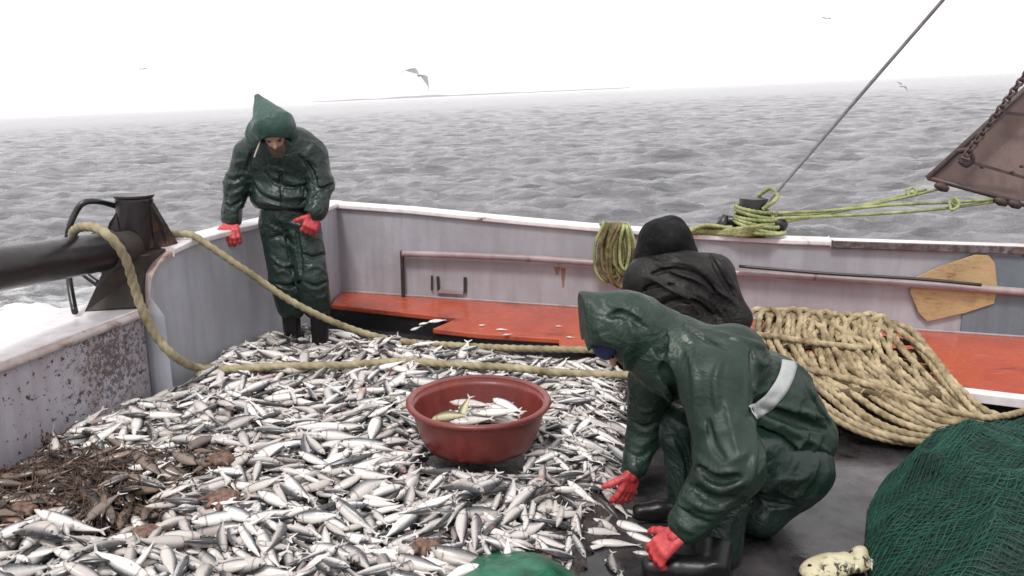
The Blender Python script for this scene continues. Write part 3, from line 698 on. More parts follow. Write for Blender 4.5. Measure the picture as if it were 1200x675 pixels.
# ------------------------------------------------------------------ red basin
bc = P(561, 469, z=.375); BR = .318; BH = .205
def lathe(prof, c, n=64, wob=None):
    V = []; th = np.linspace(0, 2 * np.pi, n, endpoint=False)
    for r, z in prof:
        k = 1 + (wob(th, z) if wob else 0)
        V.append(np.stack([c[0] + r * k * np.cos(th), c[1] + r * k * np.sin(th), np.full(n, c[2] + z)], 1))
    return np.vstack(V), quads(len(prof), n)
b_z = bc[2] - BH
prof = [(.001, .0), (.22, .0), (.245, .008), (.262, .04), (.285, .11), (.297, .16), (.300, .192), (.318, .196), (.326, .204), (.322, .213), (.308, .213), (.296, .206), (.289, .17), (.277, .11), (.252, .04), (.238, .018), (.215, .010), (.001, .010)]
wob = lambda th, z: .006 * np.sin(2 * th + .5) * (z / .24) + .002 * np.sin(5 * th)
basin = empty('plastic_basin', (bc[0], bc[1], b_z)); tag(basin, 'round red plastic basin with a few fish, standing on the catch', 'basin')
V, Fs = lathe(prof[:7] + prof[11:], (bc[0], bc[1], b_z), wob=wob); mesh('bowl', V, Fs, M['basin'], basin)
V, Fs = lathe([prof[11], (.303, .2065), (.300, .192), (.316, .189), (.324, .194), (.328, .204), (.323, .214), (.308, .215), (.296, .208)], (bc[0], bc[1], b_z), wob=wob); mesh('rim', V, Fs, M['basin'], basin)

# ------------------------------------------------------------------ fish
def fish_geo(nr, nn, bend, zb, depth, tone, curl=0):
    """body along x (-.5..+.5), back +y, flank z; returns body V,F,attr"""
    xs = np.array([-.50, -.485, -.44, -.36, -.24, -.08, .08, .22, .33, .40, .44]) if nr >= 11 else np.array([-.50, -.46, -.36, -.16, .06, .26, .38, .44])
    hd = np.interp(xs, [-.5, -.485, -.44, -.36, -.24, -.08, .1, .25, .36, .44], [.004, .022, .05, .082, .108, .122, .108, .07, .036, .024]) * depth * 1.12
    wd = hd * np.interp(xs, [-.5, 0, .44], [.66, .62, .36])
    th = np.linspace(0, 2 * np.pi, nn, endpoint=False)
    V = []; A = []
    for x, h, wdt in zip(xs, hd, wd):
        y = h * np.sin(th); z = wdt * np.cos(th) ; y = np.where(y < 0, y * 1.12, y)
        V.append(np.stack([np.full(nn, x), y, z], 1)); A.append(np.stack([np.full(nn, 0) + .5 + .5 * np.sin(th), np.full(nn, tone), np.full(nn, 0.), np.full(nn, x + .5)], 1))
    V = np.vstack(V); A = np.vstack(A); Fq = [tuple(q) for q in quads(len(xs), nn)]
    Fq.append(tuple(range(nn))[::-1])
    n = len(V)
    # dorsal + belly fin
    fins = np.array([[-.02, .115 * depth, 0], [.02, .17 * depth, .004], [.12, .105 * depth, 0], [.10, -.11 * depth, 0], [.16, -.15 * depth, .003], [.22, -.075 * depth, 0]])
    tail = np.array([[.42, .022 * depth, 0], [.52, .10, .006], [.545, .105, 0], [.475, 0, 0], [.545, -.105, 0], [.52, -.1, -.006], [.42, -.022 * depth, 0]])
    def warp(V):
        V = V.copy(); V[:, 1] += bend * V[:, 0] ** 2 * 4 * .25 + curl * V[:, 0] ** 3; V[:, 2] += zb * (V[:, 0] ** 2) ; return V
    return warp(V), Fq, A, warp(fins), [(0, 1, 2), (3, 5, 4)], warp(tail), [(0, 1, 2, 3), (0, 3, 6), (6, 3, 4, 5)]
# heap surface
GX0, GY0, CELL = -3.3, 1.5, .012; GNX, GNY = 420, 420
gx = GX0 + (np.arange(GNX) + .5) * CELL; gy = GY0 + (np.arange(GNY) + .5) * CELL; GX, GY = np.meshgrid(gx, gy, indexing='ij')
def inside(poly, x, y):
    c = np.zeros(np.shape(x), bool); n = len(poly)
    for i in range(n):
        x1, y1 = poly[i][:2]; x2, y2 = poly[(i + 1) % n][:2]
        c ^= ((y1 > y) != (y2 > y)) & (x < (x2 - x1) * (y - y1) / (y2 - y1 + 1e-12) + x1)
    return c
def pdist(poly, x, y):
    d = np.full(np.shape(x), 9.)
    for i in range(len(poly)):
        a = np.array(poly[i][:2]); b = np.array(poly[(i + 1) % len(poly)][:2]); ab = b - a
        h = np.clip(((x - a[0]) * ab[0] + (y - a[1]) * ab[1]) / (ab @ ab), 0, 1)
        d = np.minimum(d, np.hypot(x - a[0] - h * ab[0], y - a[1] - h * ab[1]))
    return np.where(inside(poly, x, y), d, -d)
wl = [(-2.80, 1.5), (-2.48, 2.5), (-2.25, 3.4), (-2.15, 3.8), (-2.0, 4.35), (-1.83, 4.9), (-1.62, 5.5)]
fz = [tuple(P(*q, z=.08)[:2]) for q in ((352, 386), (400, 392), (455, 402), (540, 407), (620, 414), (690, 420), (742, 432), (748, 470), (738, 530), (742, 575), (715, 600), (690, 622), (672, 655), (640, 700))]
fz = wl + fz + [(.25, 1.5)]
DI = pdist(fz, GX, GY)
H = np.where(DI > 0, np.clip(DI * .45, 0, .07), 0.0)
H += np.where(DI > 0, .03 * np.clip(DI * 3, 0, 1) * (snoise(np.stack([GX, GY, GX * 0], -1), 4.5, 2)), 0)
pll = np.where(GX < -1.2, .05 * np.clip((-1.2 - GX) / 1.2, 0, 1), 0); H += np.where(DI > 0, pll * np.clip(DI * 5, 0, 1), 0)
H = np.maximum(H, .0)
Hmound = H.copy()
bd = np.hypot(GX - bc[0], GY - bc[1]); H = np.where(bd < .222, 9, H)
WLX = lambda y: np.interp(y, [q[1] for q in wl], [q[0] for q in wl])
records = []
g = np.random.default_rng(21)
pos = []
while len(pos) < 6600:
    x = g.uniform(-2.8, 1.2); y = 1.55 + 4.3 * g.random() ** 1.0
    d = float(pdist(fz, np.array(x), np.array(y)))
    if d < .015: continue
    if x - WLX(y) < .05: continue
    if g.random() > np.clip(d / .16, .22, 1): continue
    if math.hypot(x - bc[0], y - bc[1]) < .232: continue
    # outside the frame keep the pile thin
    if x / y < -.75 - .1 or y < 2.0: 
        if g.random() > .5: continue
    pos.append((x, y))
def drop(x, y, L, a, roll, zfix=None, sink=.8, flex=True, variant=None):
    sx = np.linspace(-.46, .46, 9); cx, cy = math.cos(a), math.sin(a)
    ix = np.clip(((x + sx * L * cx - GX0) / CELL).astype(int), 0, GNX - 1); iy = np.clip(((y + sx * L * cy - GY0) / CELL).astype(int), 0, GNY - 1)
    h = H[ix, iy]; 
    if (h > 3).any(): return None
    rr = L * .062 * np.interp(sx, [-.5, -.3, 0, .3, .5], [.3, .9, 1, .5, .2])
    h = h + rr * .6
    s = np.clip(np.polyfit(sx * L, h, 1)[0], -.5, .5)
    z0 = np.quantile(h - s * sx * L, sink)
    # raise the height field
    R_ = L * .6; i0, i1 = int((x - R_ - GX0) / CELL), int((x + R_ - GX0) / CELL) + 1; j0, j1 = int((y - R_ - GY0) / CELL), int((y + R_ - GY0) / CELL) + 1
    i0, j0 = max(i0, 0), max(j0, 0); i1, j1 = min(i1, GNX), min(j1, GNY)
    gx_ = GX[i0:i1, j0:j1] - x; gy_ = GY[i0:i1, j0:j1] - y; u = gx_ * cx + gy_ * cy; v = -gx_ * sy_(a) + gy_ * cx
    hw = L * .115 * np.interp(u / L, [-.5, -.35, -.05, .25, .5], [.15, .75, 1, .5, .25])
    m = (np.abs(u) < L * .5) & (np.abs(v) < hw * .9)
    top = z0 + s * u + L * .055 * np.interp(u / L, [-.5, -.3, 0, .3, .5], [.3, .9, 1, .5, .2]) * np.sqrt(np.clip(1 - (v / (hw + 1e-6)) ** 2, 0, 1))
    H[i0:i1, j0:j1] = np.where(m, np.maximum(H[i0:i1, j0:j1], top), H[i0:i1, j0:j1])
    rec = dict(x=x, y=y, z=z0, L=L, a=a, s=s, roll=roll, v=variant if variant is not None else int(g.integers(0, 12)))
    records.append(rec); return rec
def sy_(a): return math.sin(a)
for x, y in pos:
    co = 1.1 * float(snoise(np.array((x, y, 0.)), 2.6, 5)) + .25
    a = co + g.normal(0, .75) + (math.pi if g.random() < .5 else 0)
    L = float(np.clip(g.normal(.172, .036), .09, .26))
    if x > -.1 and y > 2.6: L *= .88
    drop(x, y, L, a, g.normal(0, .5))
# fish scattered on the wet deck beside the gloves (image angle, length in m)
for px, py, an, L in ((713, 556, 5, .14), (709, 575, 15, .15), (712, 588, 12, .13), (749, 597, -35, .12), (742, 611, -28, .17), (754, 624, -35, .15), (706, 619, 14, .17), (721, 630, -3, .19), (716, 652, 88, .15), (665, 640, 80, .13), (684, 594, -48, .15), (688, 566, 85, .13), (700, 634, 20, .12), (727, 668, 70, .08), (700, 560, 60, .14), (757, 641, -8, .10)):
    q = P(px, py, z=.03); drop(q[0], q[1], L, math.radians(an) * 1.0, g.normal(0, .25), sink=.6)
# a few on the red platform and on the dark edge below it
extra = []
for px, py, an, L, z in ((512, 376, 25, .13, zt + .02), (487, 385, 60, .12, .12), (497, 379, 40, .09, .15), (655, 382, 10, .05, zt + .01), (668, 395, -10, .06, zt + .01), (588, 386, -5, .08, zt + .01), (565, 381, 20, .05, zt + .01), (594, 392, 25, .07, zt + .01)):
    q = P(px, py, z=z); extra.append(dict(x=q[0], y=q[1], z=z, L=L, a=math.radians(an), s=0, roll=.1, v=int(g.integers(0, 12)), lab='white fish scrap on the red stern platform', key='plat'))
# inside the basin
inb = []
for dx, dy, an, L, dz, s, v in ((-.04, .10, -10, .2, .15, .0, 2), (.09, -.04, 12, .21, .165, .0, 8), (.13, .10, -40, .19, .14, -.1, 5), (-.03, -.10, 8, .19, .15, .05, 4), (.02, .02, 5, .2, .14, .05, 1), (.10, .06, -28, .2, .13, -.1, 3), (.0, .12, 8, .21, .10, 0, 6), (-.10, .03, 30, .18, .13, .1, 9), (.16, .0, -30, .2, .10, -.2, 0), (.05, -.03, -15, .2, .15, 0, 7), (-.09, -.06, 15, .18, .075, .12, 0), (.03, -.09, -8, .2, .09, .05, 3), (.13, -.05, -35, .19, .08, -.15, 5), (.0, .05, 160, .2, .07, 0, 2), (-.14, .02, 60, .16, .06, .2, 7), (.11, .07, 20, .18, .06, .1, 9), (-.05, -.16, -12, .17, .06, 0, 4), (.06, .0, -22, .21, .115, -.08, 6), (-.02, .11, 100, .17, .055, .1, 8), (.15, -.12, 50, .13, .07, 0, 1)):
    inb.append(dict(x=bc[0] + dx, y=bc[1] + dy, z=b_z + dz, L=L, a=math.radians(an), s=s, roll=.2, v=v, lab='pale fish lying in the red basin', key='basin'))
inb += [dict(x=bc[0] - .13, y=bc[1] - .08, z=b_z + .165, L=.19, a=R(-20), s=.25, roll=.9, v=-1, lab='olive green fish across the left side of the red basin', key='olive'),
        dict(x=bc[0] - .07, y=bc[1] - .03, z=b_z + .17, L=.17, a=R(75), s=.5, roll=.3, v=-1, lab='olive green fish with its tail raised in the middle of the basin', key='olive2')]
# visibility score
fv = []
for i, r in enumerate(records):
    sx = np.linspace(-.42, .42, 9); X_ = r['x'] + sx * r['L'] * math.cos(r['a']); Y_ = r['y'] + sx * r['L'] * math.sin(r['a']); Z_ = r['z'] + r['s'] * sx * r['L'] + r['L'] * .045
    ix = np.clip(((X_ - GX0) / CELL).astype(int), 0, GNX - 1); iy = np.clip(((Y_ - GY0) / CELL).astype(int), 0, GNY - 1)
    vis = np.mean(Z_ > H[ix, iy] - .006)
    dist = Y_ * CT + (EYE - Z_) * ST; u = X_ / dist * F + 600; vv = 337.5 - (-Y_ * -ST * -1 * -1 + 0) if False else None
    yc = (Z_ - EYE) * CT + Y_ * ST; v_ = 337.5 - yc / dist * F
    infr = np.mean((u > 0) & (u < 1200) & (v_ < 675))
    ln = math.hypot(u[-1] - u[0], v_[-1] - v_[0])
    occ = 1.0
    um, vm = u.mean(), v_.mean()
    if 760 < um or (um > 690 and vm < 440): occ = .2
    fv.append(vis ** 2 * infr * (ln + 8) * occ * (r['L'] / .18))
order = np.argsort(-np.array(fv)); sel = set(int(i) for i in order[:278])
# variants
VAR = []; gg = np.random.default_rng(5)
fm_ = [M['fish']] * 12 + [M['fisholive']]
for k in range(13):
    args = (gg.uniform(-.30, .30), gg.uniform(-.08, .16), gg.uniform(.82, 1.16), [0, .5, 1, .2, .8, 0, .3, 1, 0, .6, .1, .9, 1][k], gg.uniform(-.15, .15))
    hi = fish_geo(11, 10, *args); lo = fish_geo(8, 7, *args); VAR.append((hi, lo, args))
def add_attr(me, A):
    a = me.attributes.new('fish', 'FLOAT_COLOR', 'POINT'); a.data.foreach_set('color', A.astype(np.float32).ravel())
HI = []
for k, (hi, lo, args) in enumerate(VAR):
    V, Fq, A, fV, fF, tV, tF = hi
    me = bpy.data.meshes.new('fish'); me.from_pydata(V.tolist(), [], Fq); me.update(); me.materials.append(fm_[k]); me.polygons.foreach_set('use_smooth', [True] * len(me.polygons)); add_attr(me, A)
    tm = bpy.data.meshes.new('tail_fin'); tm.from_pydata(tV.tolist(), [], tF); tm.update(); tm.materials.append(M['fin'])
    dm = bpy.data.meshes.new('dorsal_fin'); dm.from_pydata(fV[:3].tolist(), [], [(0, 1, 2)]); dm.update(); dm.materials.append(M['fin'])
    e = MB(); ez = float(np.interp(-.43, [-.5, -.44, -.36], [.003, .05 * .6, .082 * .6])) * args[2] + args[1] * .19; ey = .012 + args[0] * .19
    e.tube([(-.432, ey, ez - .006), (-.432, ey, ez + .001), (-.432, ey, ez + .003)], [.014, .012, .004], 8)
    em = bpy.data.meshes.new('eye'); em.from_pydata(e.V, [], e.F); em.update(); em.materials.append(M['eye'])
    mdirty = me.copy(); Ad = A.copy(); Ad[:, 2] = .85; mdirty.attributes['fish'].data.foreach_set('color', Ad.astype(np.float32).ravel())
    HI.append((me, tm, dm, em, mdirty))
_wz = [P(70, 560, z=.17), P(15, 540, z=.17), P(140, 590, z=.17), P(225, 538, z=.17), P(20, 600, z=.17)]
def dirt_at(r):
    d = min(math.hypot(r['x'] - q[0], (r['y'] - q[1])) / w_ for q, w_ in zip(_wz, (.36, .25, .22, .16, .2)))
    h = (math.sin(r['x'] * 91.7 + r['y'] * 57.3) * 43758.5) % 1.0
    return .95 * (1 if d < .55 + .6 * h else 0) + (.5 * h if h > .86 else .12 * h)
def fish_matrix(r):
    rot = Matrix.Rotation(r['a'], 4, 'Z') @ Matrix.Rotation(-math.atan(r['s']), 4, 'Y') @ Matrix.Rotation(r['roll'], 4, 'X')
    return Matrix.Translation((r['x'], r['y'], r['z'])) @ rot @ Matrix.Scale(r['L'], 4)
def fish_label(r):
    x, y = r['x'], r['y']; L = r['L']
    dx, dy = x - bc[0], y - bc[1]
    col = -1.5 + .0 if False else x
    if x > .28 and y < 3.05: return 'silver fish on the wet deck by the crouching man\'s red gloves', 'fish scattered by the red gloves'
    if math.hypot(dx, dy) < .5 and dy < 0: return 'silver fish lying just in front of the red basin', 'fish just in front of the basin'
    if math.hypot(dx, dy) < .48 and dx < 0: return 'silver fish close against the left side of the red basin', 'fish against the left side of the basin'
    if dx > .3 and y > 3.2: return 'small pale fish between the red basin and the crouching man\'s far sleeve', 'fish right of the basin'
    if dx > .2: return 'silver fish between the basin and the crouching man\'s far glove', 'fish between basin and far glove'
    if y > 4.6: return 'small fish at the far end of the heap below the standing man', 'fish at the far end of the heap'
    if y > 4.0 and x > -1: return 'small fish just behind the red basin near the long ropes', 'fish behind the basin'
    if y > 4.0: return 'fish near the foot of the left wall where the thick rope lands', 'fish where the rope lands'
    if x < -1.5 and y > 3.1: return 'fish in the heap beside the rust spotted low left bulwark', 'fish beside the left bulwark'
    if x < -1.35: return 'fish at the lower left of the heap around the brown weed', 'fish around the brown weed'
    if y < 2.6 and x < -.55: return 'large looking silver fish along the bottom edge left of centre', 'nearest fish left of centre'
    if y < 2.75 and x > -.3: return 'large looking silver fish along the bottom edge beside the green sack', 'nearest fish by the green sack'
    if y < 2.95: return 'silver fish in the front of the heap between the bycatch clumps and the green sack', 'fish in the front of the heap'
    return 'silver fish in the middle of the heap left of the red basin', 'fish in the middle of the heap'
def place_fish(r, label, group):
    me, tm, dm, em, md = HI[12 if r['v'] < 0 else r['v']]
    o = bpy.data.objects.new('fish', md if dirt_at(r) > .6 else me); o.matrix_world = fish_matrix(r); link(o); tag(o, label, 'fish', group)
    for nm, c in (('tail_fin', tm), ('dorsal_fin', dm), ('eye', em)): link(bpy.data.objects.new(nm, c), o)
    return o
for i in sorted(sel): place_fish(records[i], *fish_label(records[i]))
for r in extra: place_fish(r, 'white fish scrap lying on or beside the red stern platform', 'fish on the red platform')
for r in inb: place_fish(r, r['lab'], 'fish in the basin' if r['key'] == 'basin' else None)
# the rest of the heap: one mass
VV = []; FF = {3: [], 4: [], 7: []}; AA = []; n0 = 0; mats = 0
LO = []
for hi, lo, args in VAR[:12]:
    V, Fq, A, fV, fF, tV, tF = lo
    f4 = [f for f in Fq if len(f) == 4] + [(len(V) + len(fV) + a for a in f) for f in tF if len(f) == 4]
    f4 = [tuple(f) for f in f4]; f3 = [tuple(len(V) + a for a in f) for f in fF] + [tuple(len(V) + len(fV) + a for a in f) for f in tF if len(f) == 3]
    Va = np.vstack([V, fV, tV]); Aa = np.vstack([A, np.tile([.45, .5, .0, .8], (len(fV) + len(tV), 1))])
    LO.append((Va, np.array(f4 + [(a, b, c, c) for a, b, c in f3]), Aa))
for i, r in enumerate(records):
    if i in sel: continue
    V, f4, A = LO[r['v']]; m = np.array(fish_matrix(r)); VV.append(V @ m[:3, :3].T + m[:3, 3]); Ac = A.copy(); Ac[:, 2] = min(.95, dirt_at(r)); AA.append(Ac); FF[4].append(f4 + n0); n0 += len(V)
VV = np.vstack(VV); Q = np.vstack(FF[4]); AA = np.vstack(AA)
me = bpy.data.meshes.new('heaped_fish')
tri = Q[:, 2] == Q[:, 3]; ltot = np.where(tri, 3, 4); loops = np.where(np.repeat(tri, 4).reshape(-1, 4) & (np.arange(4) == 3), -1, Q).ravel(); loops = loops[loops >= 0]
me.vertices.add(len(VV)); me.vertices.foreach_set('co', VV.astype(np.float32).ravel()); me.loops.add(len(loops)); me.loops.foreach_set('vertex_index', loops.astype(np.int32))
me.polygons.add(len(Q)); me.polygons.foreach_set('loop_start', np.r_[0, np.cumsum(ltot)[:-1]].astype(np.int32)); me.polygons.foreach_set('loop_total', ltot.astype(np.int32)); me.update(calc_edges=True)
me.polygons.foreach_set('use_smooth', np.ones(len(Q), bool)); me.materials.append(M['fish']); add_attr(me, AA)
tag(link(bpy.data.objects.new('heaped_fish', me)), 'thousands of small silver fish heaped over the deck', 'fish heap', None, 'stuff')
# mound under the fish, its dark colour painting the shade in the gaps
sub = slice(0, None, 3); gz = Hmound[sub, sub]; xx, yy = GX[sub, sub], GY[sub, sub]; di = DI[sub, sub]
V = np.stack([xx, yy, np.where(di > -.03, gz + .012, -.02)], -1).reshape(-1, 3)
Fs = quads(xx.shape[0], xx.shape[1], False)[:, ::-1]; keep = (di.reshape(-1)[Fs] > -.06).all(1) & ((V[Fs][:, :, 0] - WLX(V[Fs][:, :, 1])) > -.04).all(1)
tag(mesh('gap_shade_mound', V, Fs[keep], M['fishshade']), 'dark mound under the heaped fish, coloured as the shade between them', 'gap_shade', None, 'stuff')

def Hat(x, y):
    return H[int(np.clip((x - GX0) / CELL, 0, GNX - 1)), int(np.clip((y - GY0) / CELL, 0, GNY - 1))]
# brown weed over the left of the heap
g = random.Random(9); lst = []
zones = [(70, 555, 85, 26, 420), (20, 545, 50, 22, 180), (120, 590, 80, 24, 120), (225, 535, 50, 16, 60), (150, 545, 60, 18, 80), (60, 590, 70, 22, 120)]
for cx, cy, sx, sy, n in zones:
    for i in range(n):
        px, py = g.gauss(cx, sx * .5), g.gauss(cy, sy * .6); q = P(px, py, z=.17)
        if q[0] < WLX(q[1]) + .06: continue
        a = g.uniform(0, 6.28); L = g.uniform(.03, .15); pts = []
        for k in range(5):
            a += g.uniform(-.8, .8); q = q + np.array((math.cos(a), math.sin(a), 0)) * L / 4; pts.append((q[0], q[1], Hat(q[0], q[1]) + .002 + g.uniform(-.006, .018)))
        r0 = g.choice((.001, .0015, .002, .0035)); lst.append(sweep(pts, [r0 * .6, r0, r0 * 1.2, r0, r0 * .3], 5))
V, Fs = join_geo(lst); tag(mesh('seaweed', V, Fs, M['weed']), 'brown seaweed and debris tangled over the left side of the fish heap', 'seaweed', None, 'stuff')
# brown clumps of bycatch
cl = [(258, 540, .055, 'reddish brown bycatch clump uppermost in the left part of the heap'), (262, 588, .06, 'tan brown bycatch clump left of the basin and below the reddish one'), (172, 622, .055, 'brown bycatch clump in the lower left of the fish heap'), (28, 600, .05, 'orange brown bycatch clump at the far left of the heap'), (498, 628, .05, 'small brown bycatch clump below the basin'), (372, 638, .045, 'olive brown bycatch clump at the bottom centre of the heap'), (636, 630, .04, 'brown bycatch clump just above the green sack')]
for k, (px, py, rd, lab) in enumerate(cl):
    q = P(px, py, z=.18); q[2] = Hat(q[0], q[1]) + rd * .25
    def fn(p, q=q, rd=rd, k=k):
        d = ell(p, q, (rd * .85, rd * .65, rd * .38)); gk = random.Random(k)
        for j in range(8):
            a = j * .785 + gk.uniform(-.2, .2); e = q + np.array((math.cos(a) * rd * 1.7, math.sin(a) * rd * 1.5, -rd * .25)); d = smin(d, cap(p, q + np.array((math.cos(a), math.sin(a), 0)) * rd * .5, e + (q - e) * gk.uniform(0, .5), rd * .3, rd * .08), .012)
        return d + .008 * snoise(p, 75, k) + .004 * snoise(p, 160, k + 2)
    V, Fs = nets(fn, q - rd * 2, q + rd * 2, .006)
    tag(mesh('bycatch_clump', V, Fs, M['crab']), lab, 'bycatch')

# ------------------------------------------------------------------ people
def vn(v): v = np.asarray(v, float); return v / np.linalg.norm(v)
def rotv(v, ax, a): return np.array(Matrix.Rotation(a, 3, Vector(ax)) @ Vector(v))
def hand_prims(w, d, palm, curl, side, s=1.0, fat=1.0, spread=.12):
    """capsules of a hand: wrist w, pointing along d, palm facing `palm`, thumb on side*lateral"""
    d = vn(d); palm = vn(np.asarray(palm, float) - d * np.dot(palm, d)); l = np.cross(d, palm); C = []
    for k in range(4):
        o = (k - 1.5) * .021 * s; C.append((w + d * .01 * s + l * o * .6, w + d * .082 * s + l * o, .0165 * s * fat, .0145 * s * fat))
    for k in range(4):
        o = (k - 1.5); dd = vn(d + l * o * spread); q = w + d * .084 * s + l * o * .0215 * s; ax = np.cross(dd, palm)
        f = [.90, 1.0, .95, .78][k if side > 0 else 3 - k]; c = curl * (1 + .12 * (k - 1.5))
        for j, ln in enumerate((.044, .028, .022)):
            dd = rotv(dd, ax, c * (.75, 1, .8)[j]); e = q + dd * ln * s * f; C.append((q, e, (.0118 - .0009 * j) * s * fat, (.0110 - .0012 * j) * s * fat)); q = e
    q = w + d * .028 * s + l * side * .026 * s; dd = vn(d * .62 + l * side * .75 + palm * .25); C.append((w + d * .01 * s + l * side * .012 * s, q, .017 * s * fat, .0165 * s * fat))
    for j, ln in enumerate((.042, .032, .026)):
        e = q + dd * ln * s; C.append((q, e, (.0148 - .0012 * j) * s * fat, (.0138 - .0015 * j) * s * fat)); q = e; dd = vn(rotv(dd, np.cross(d, palm), curl * .35) - l * side * .15)
    return C
def caps_mesh(name, C, mat, parent, h=.005, k=.006, noise_=0.0, cuff=None):
    P_ = np.array([c[0] for c in C] + [c[1] for c in C]); 
    def fn(p):
        d = None
        for a, b, r1, r2 in C:
            e = cap(p, a, b, r1, r2); d = e if d is None else smin(d, e, k)
        return d + (noise_ * snoise(p, 110, 3) if noise_ else 0)
    V, Fs = nets(fn, P_.min(0) - .035, P_.max(0) + .035, h); return mesh(name, V, Fs, mat, parent)
def head_fn(c, fwd, up):
    fwd = vn(fwd); up = vn(np.asarray(up, float) - fwd * np.dot(up, fwd)); lt = np.cross(up, fwd); rot = np.stack([lt, fwd, up], 1)
    L = lambda x, y, z: c + lt * x + fwd * y + up * z
    def fn(p):
        d = ell(p, L(0, -.012, .03), (.076, .094, .088), rot)
        d = smin(d, ell(p, L(0, .022, -.045), (.056, .064, .07), rot), .03)          # jaw
        d = smin(d, cap(p, L(0, .082, .012), L(0, .106, -.018), .009, .014), .012)    # nose
        d = smin(d, cap(p, L(-.035, .078, .03), L(.035, .078, .03), .010, .010), .014) # brow
        d = smin(d, cap(p, L(-.018, .084, -.048), L(.018, .084, -.048), .008, .008), .006)
        d = smin(d, cap(p, L(-.014, .083, -.060), L(.014, .083, -.060), .008, .008), .006)
        d = smin(d, ell(p, L(0, .078, -.088), (.024, .02, .02), rot), .02)
        for s in (-1, 1):
            d = smax(d, -ell(p, L(s * .031, .096, .012), (.016, .012, .010), rot), .008)
            d = smin(d, ell(p, L(s * .078, -.005, -.005), (.008, .020, .030), rot), .006)
        return d
    return fn, L, rot
def base_sdf(prims):
    def f(p):
        d = None
        for q in prims:
            e = cap(p, *q[1:5]) if q[0] == 'c' else ell(p, *q[1:4])
            d = e if d is None else smin(d, e, q[-1])
        return d
    return f
def drape(prims, strokes):
    """fold lines traced on the cloth surface as thin tapering ridges (r>0) or creases (r<0)"""
    f = base_sdf(prims); out = []; o = np.array((0, 0, EYE))
    for pts, rad in strokes:
        q = spline([(a, b, 0) for a, b in pts], 5)[0][:, :2]; S = []
        for a, b in q:
            d = vn(P(a, b, Y=3) - o); t = 1.8
            for _ in range(60):
                v = float(f((o + d * t)[None])[0]); t += v * .85
                if v < .001 or t > 7: break
            S.append(o + d * t if t < 7 else None)
        n = len(S)
        for i in range(n - 1):
            if S[i] is None or S[i + 1] is None or np.linalg.norm(S[i] - S[i + 1]) > .12: continue
            w0 = math.sin(math.pi * (i + .15) / n) ** .5; w1 = math.sin(math.pi * min(i + 1.15, n - .1) / n) ** .5
            out.append((S[i], S[i + 1], abs(rad) * w0, abs(rad) * w1, rad > 0))
    return out
def garment(name, prims, mat, parent, lo, hi, h=.011, wr=.007, fr=20, cut=None, seed=0, fine=.0025, folds=(), strokes=()):
    DR = drape(prims, strokes)
    def fn(p):
        d = None
        for q in prims:
            e = cap(p, *q[1:5]) if q[0] == 'c' else ell(p, *q[1:4])
            d = e if d is None else smin(d, e, q[-1])
        pw = p + .05 * np.stack([snoise(p, 8, seed + 1), snoise(p, 8, seed + 2), snoise(p, 8, seed + 3)], -1)
        mk = np.clip(.55 + .9 * snoise(p, 5, seed + 9), .1, 1)
        n = np.clip(1 - 2.6 * np.abs(snoise(pw * np.array((1, 1, .6)), fr, seed)), 0, 1) ** 1.4
        n2 = np.clip(1 - 2.4 * np.abs(snoise(pw[..., [2, 0, 1]] * np.array((1, .7, 1)), fr * 1.9, seed + 2)), 0, 1) ** 1.4
        d = d - wr * n * mk - wr * .45 * n2 * mk + .004 * snoise(p, 7, seed + 3) + fine * .5 * snoise(pw, fr * 3.2, seed + 4)
        for c, ax, rad, f, amp in folds:        # folds pulled across a joint
            q = p - c; d = d - amp * 1.5 * np.exp(-(np.linalg.norm(q, axis=-1) / rad) ** 2) * (1 - np.abs(np.sin(q @ vn(ax) * f * .5 + 2.6 * snoise(p, 9, seed + 6)))) ** 1.6
        for a, b, r1, r2, up in DR:
            i0 = np.maximum(((np.minimum(a, b) - .06 - lo) / h).astype(int), 0); i1 = np.maximum(((np.maximum(a, b) + .06 - lo) / h).astype(int) + 1, 1)
            if p.ndim == 4: sl_ = (slice(i0[0], i1[0]), slice(i0[1], i1[1]), slice(i0[2], i1[2]))
            else: sl_ = slice(None)
            if up: d[sl_] = smin(d[sl_], cap(p[sl_], a, b, r1, r2), .009)
            else: d[sl_] = smax(d[sl_], -cap(p[sl_], a, b, r1 * 1.25, r2 * 1.25), .008)
        if cut is not None: d = cut(p, d)
        return d
    V, Fs = nets(fn, lo, hi, h); return mesh(name, V, Fs, mat, parent), fn
def bounds(prims, pad=.06):
    a = []
    for q in prims:
        if q[0] == 'c': a += [q[1] - q[3], q[1] + q[3], q[2] - q[4], q[2] + q[4]]
        else: a += [q[1] - np.array(q[2]).max(), q[1] + np.array(q[2]).max()]
    a = np.array(a); return a.min(0) - pad, a.max(0) + pad
C_ = lambda a, b, r1, r2, k=.04: ('c', a, b, r1, r2, k)
E_ = lambda c, r, rot=None, k=.05: ('e', c, r, rot, k)

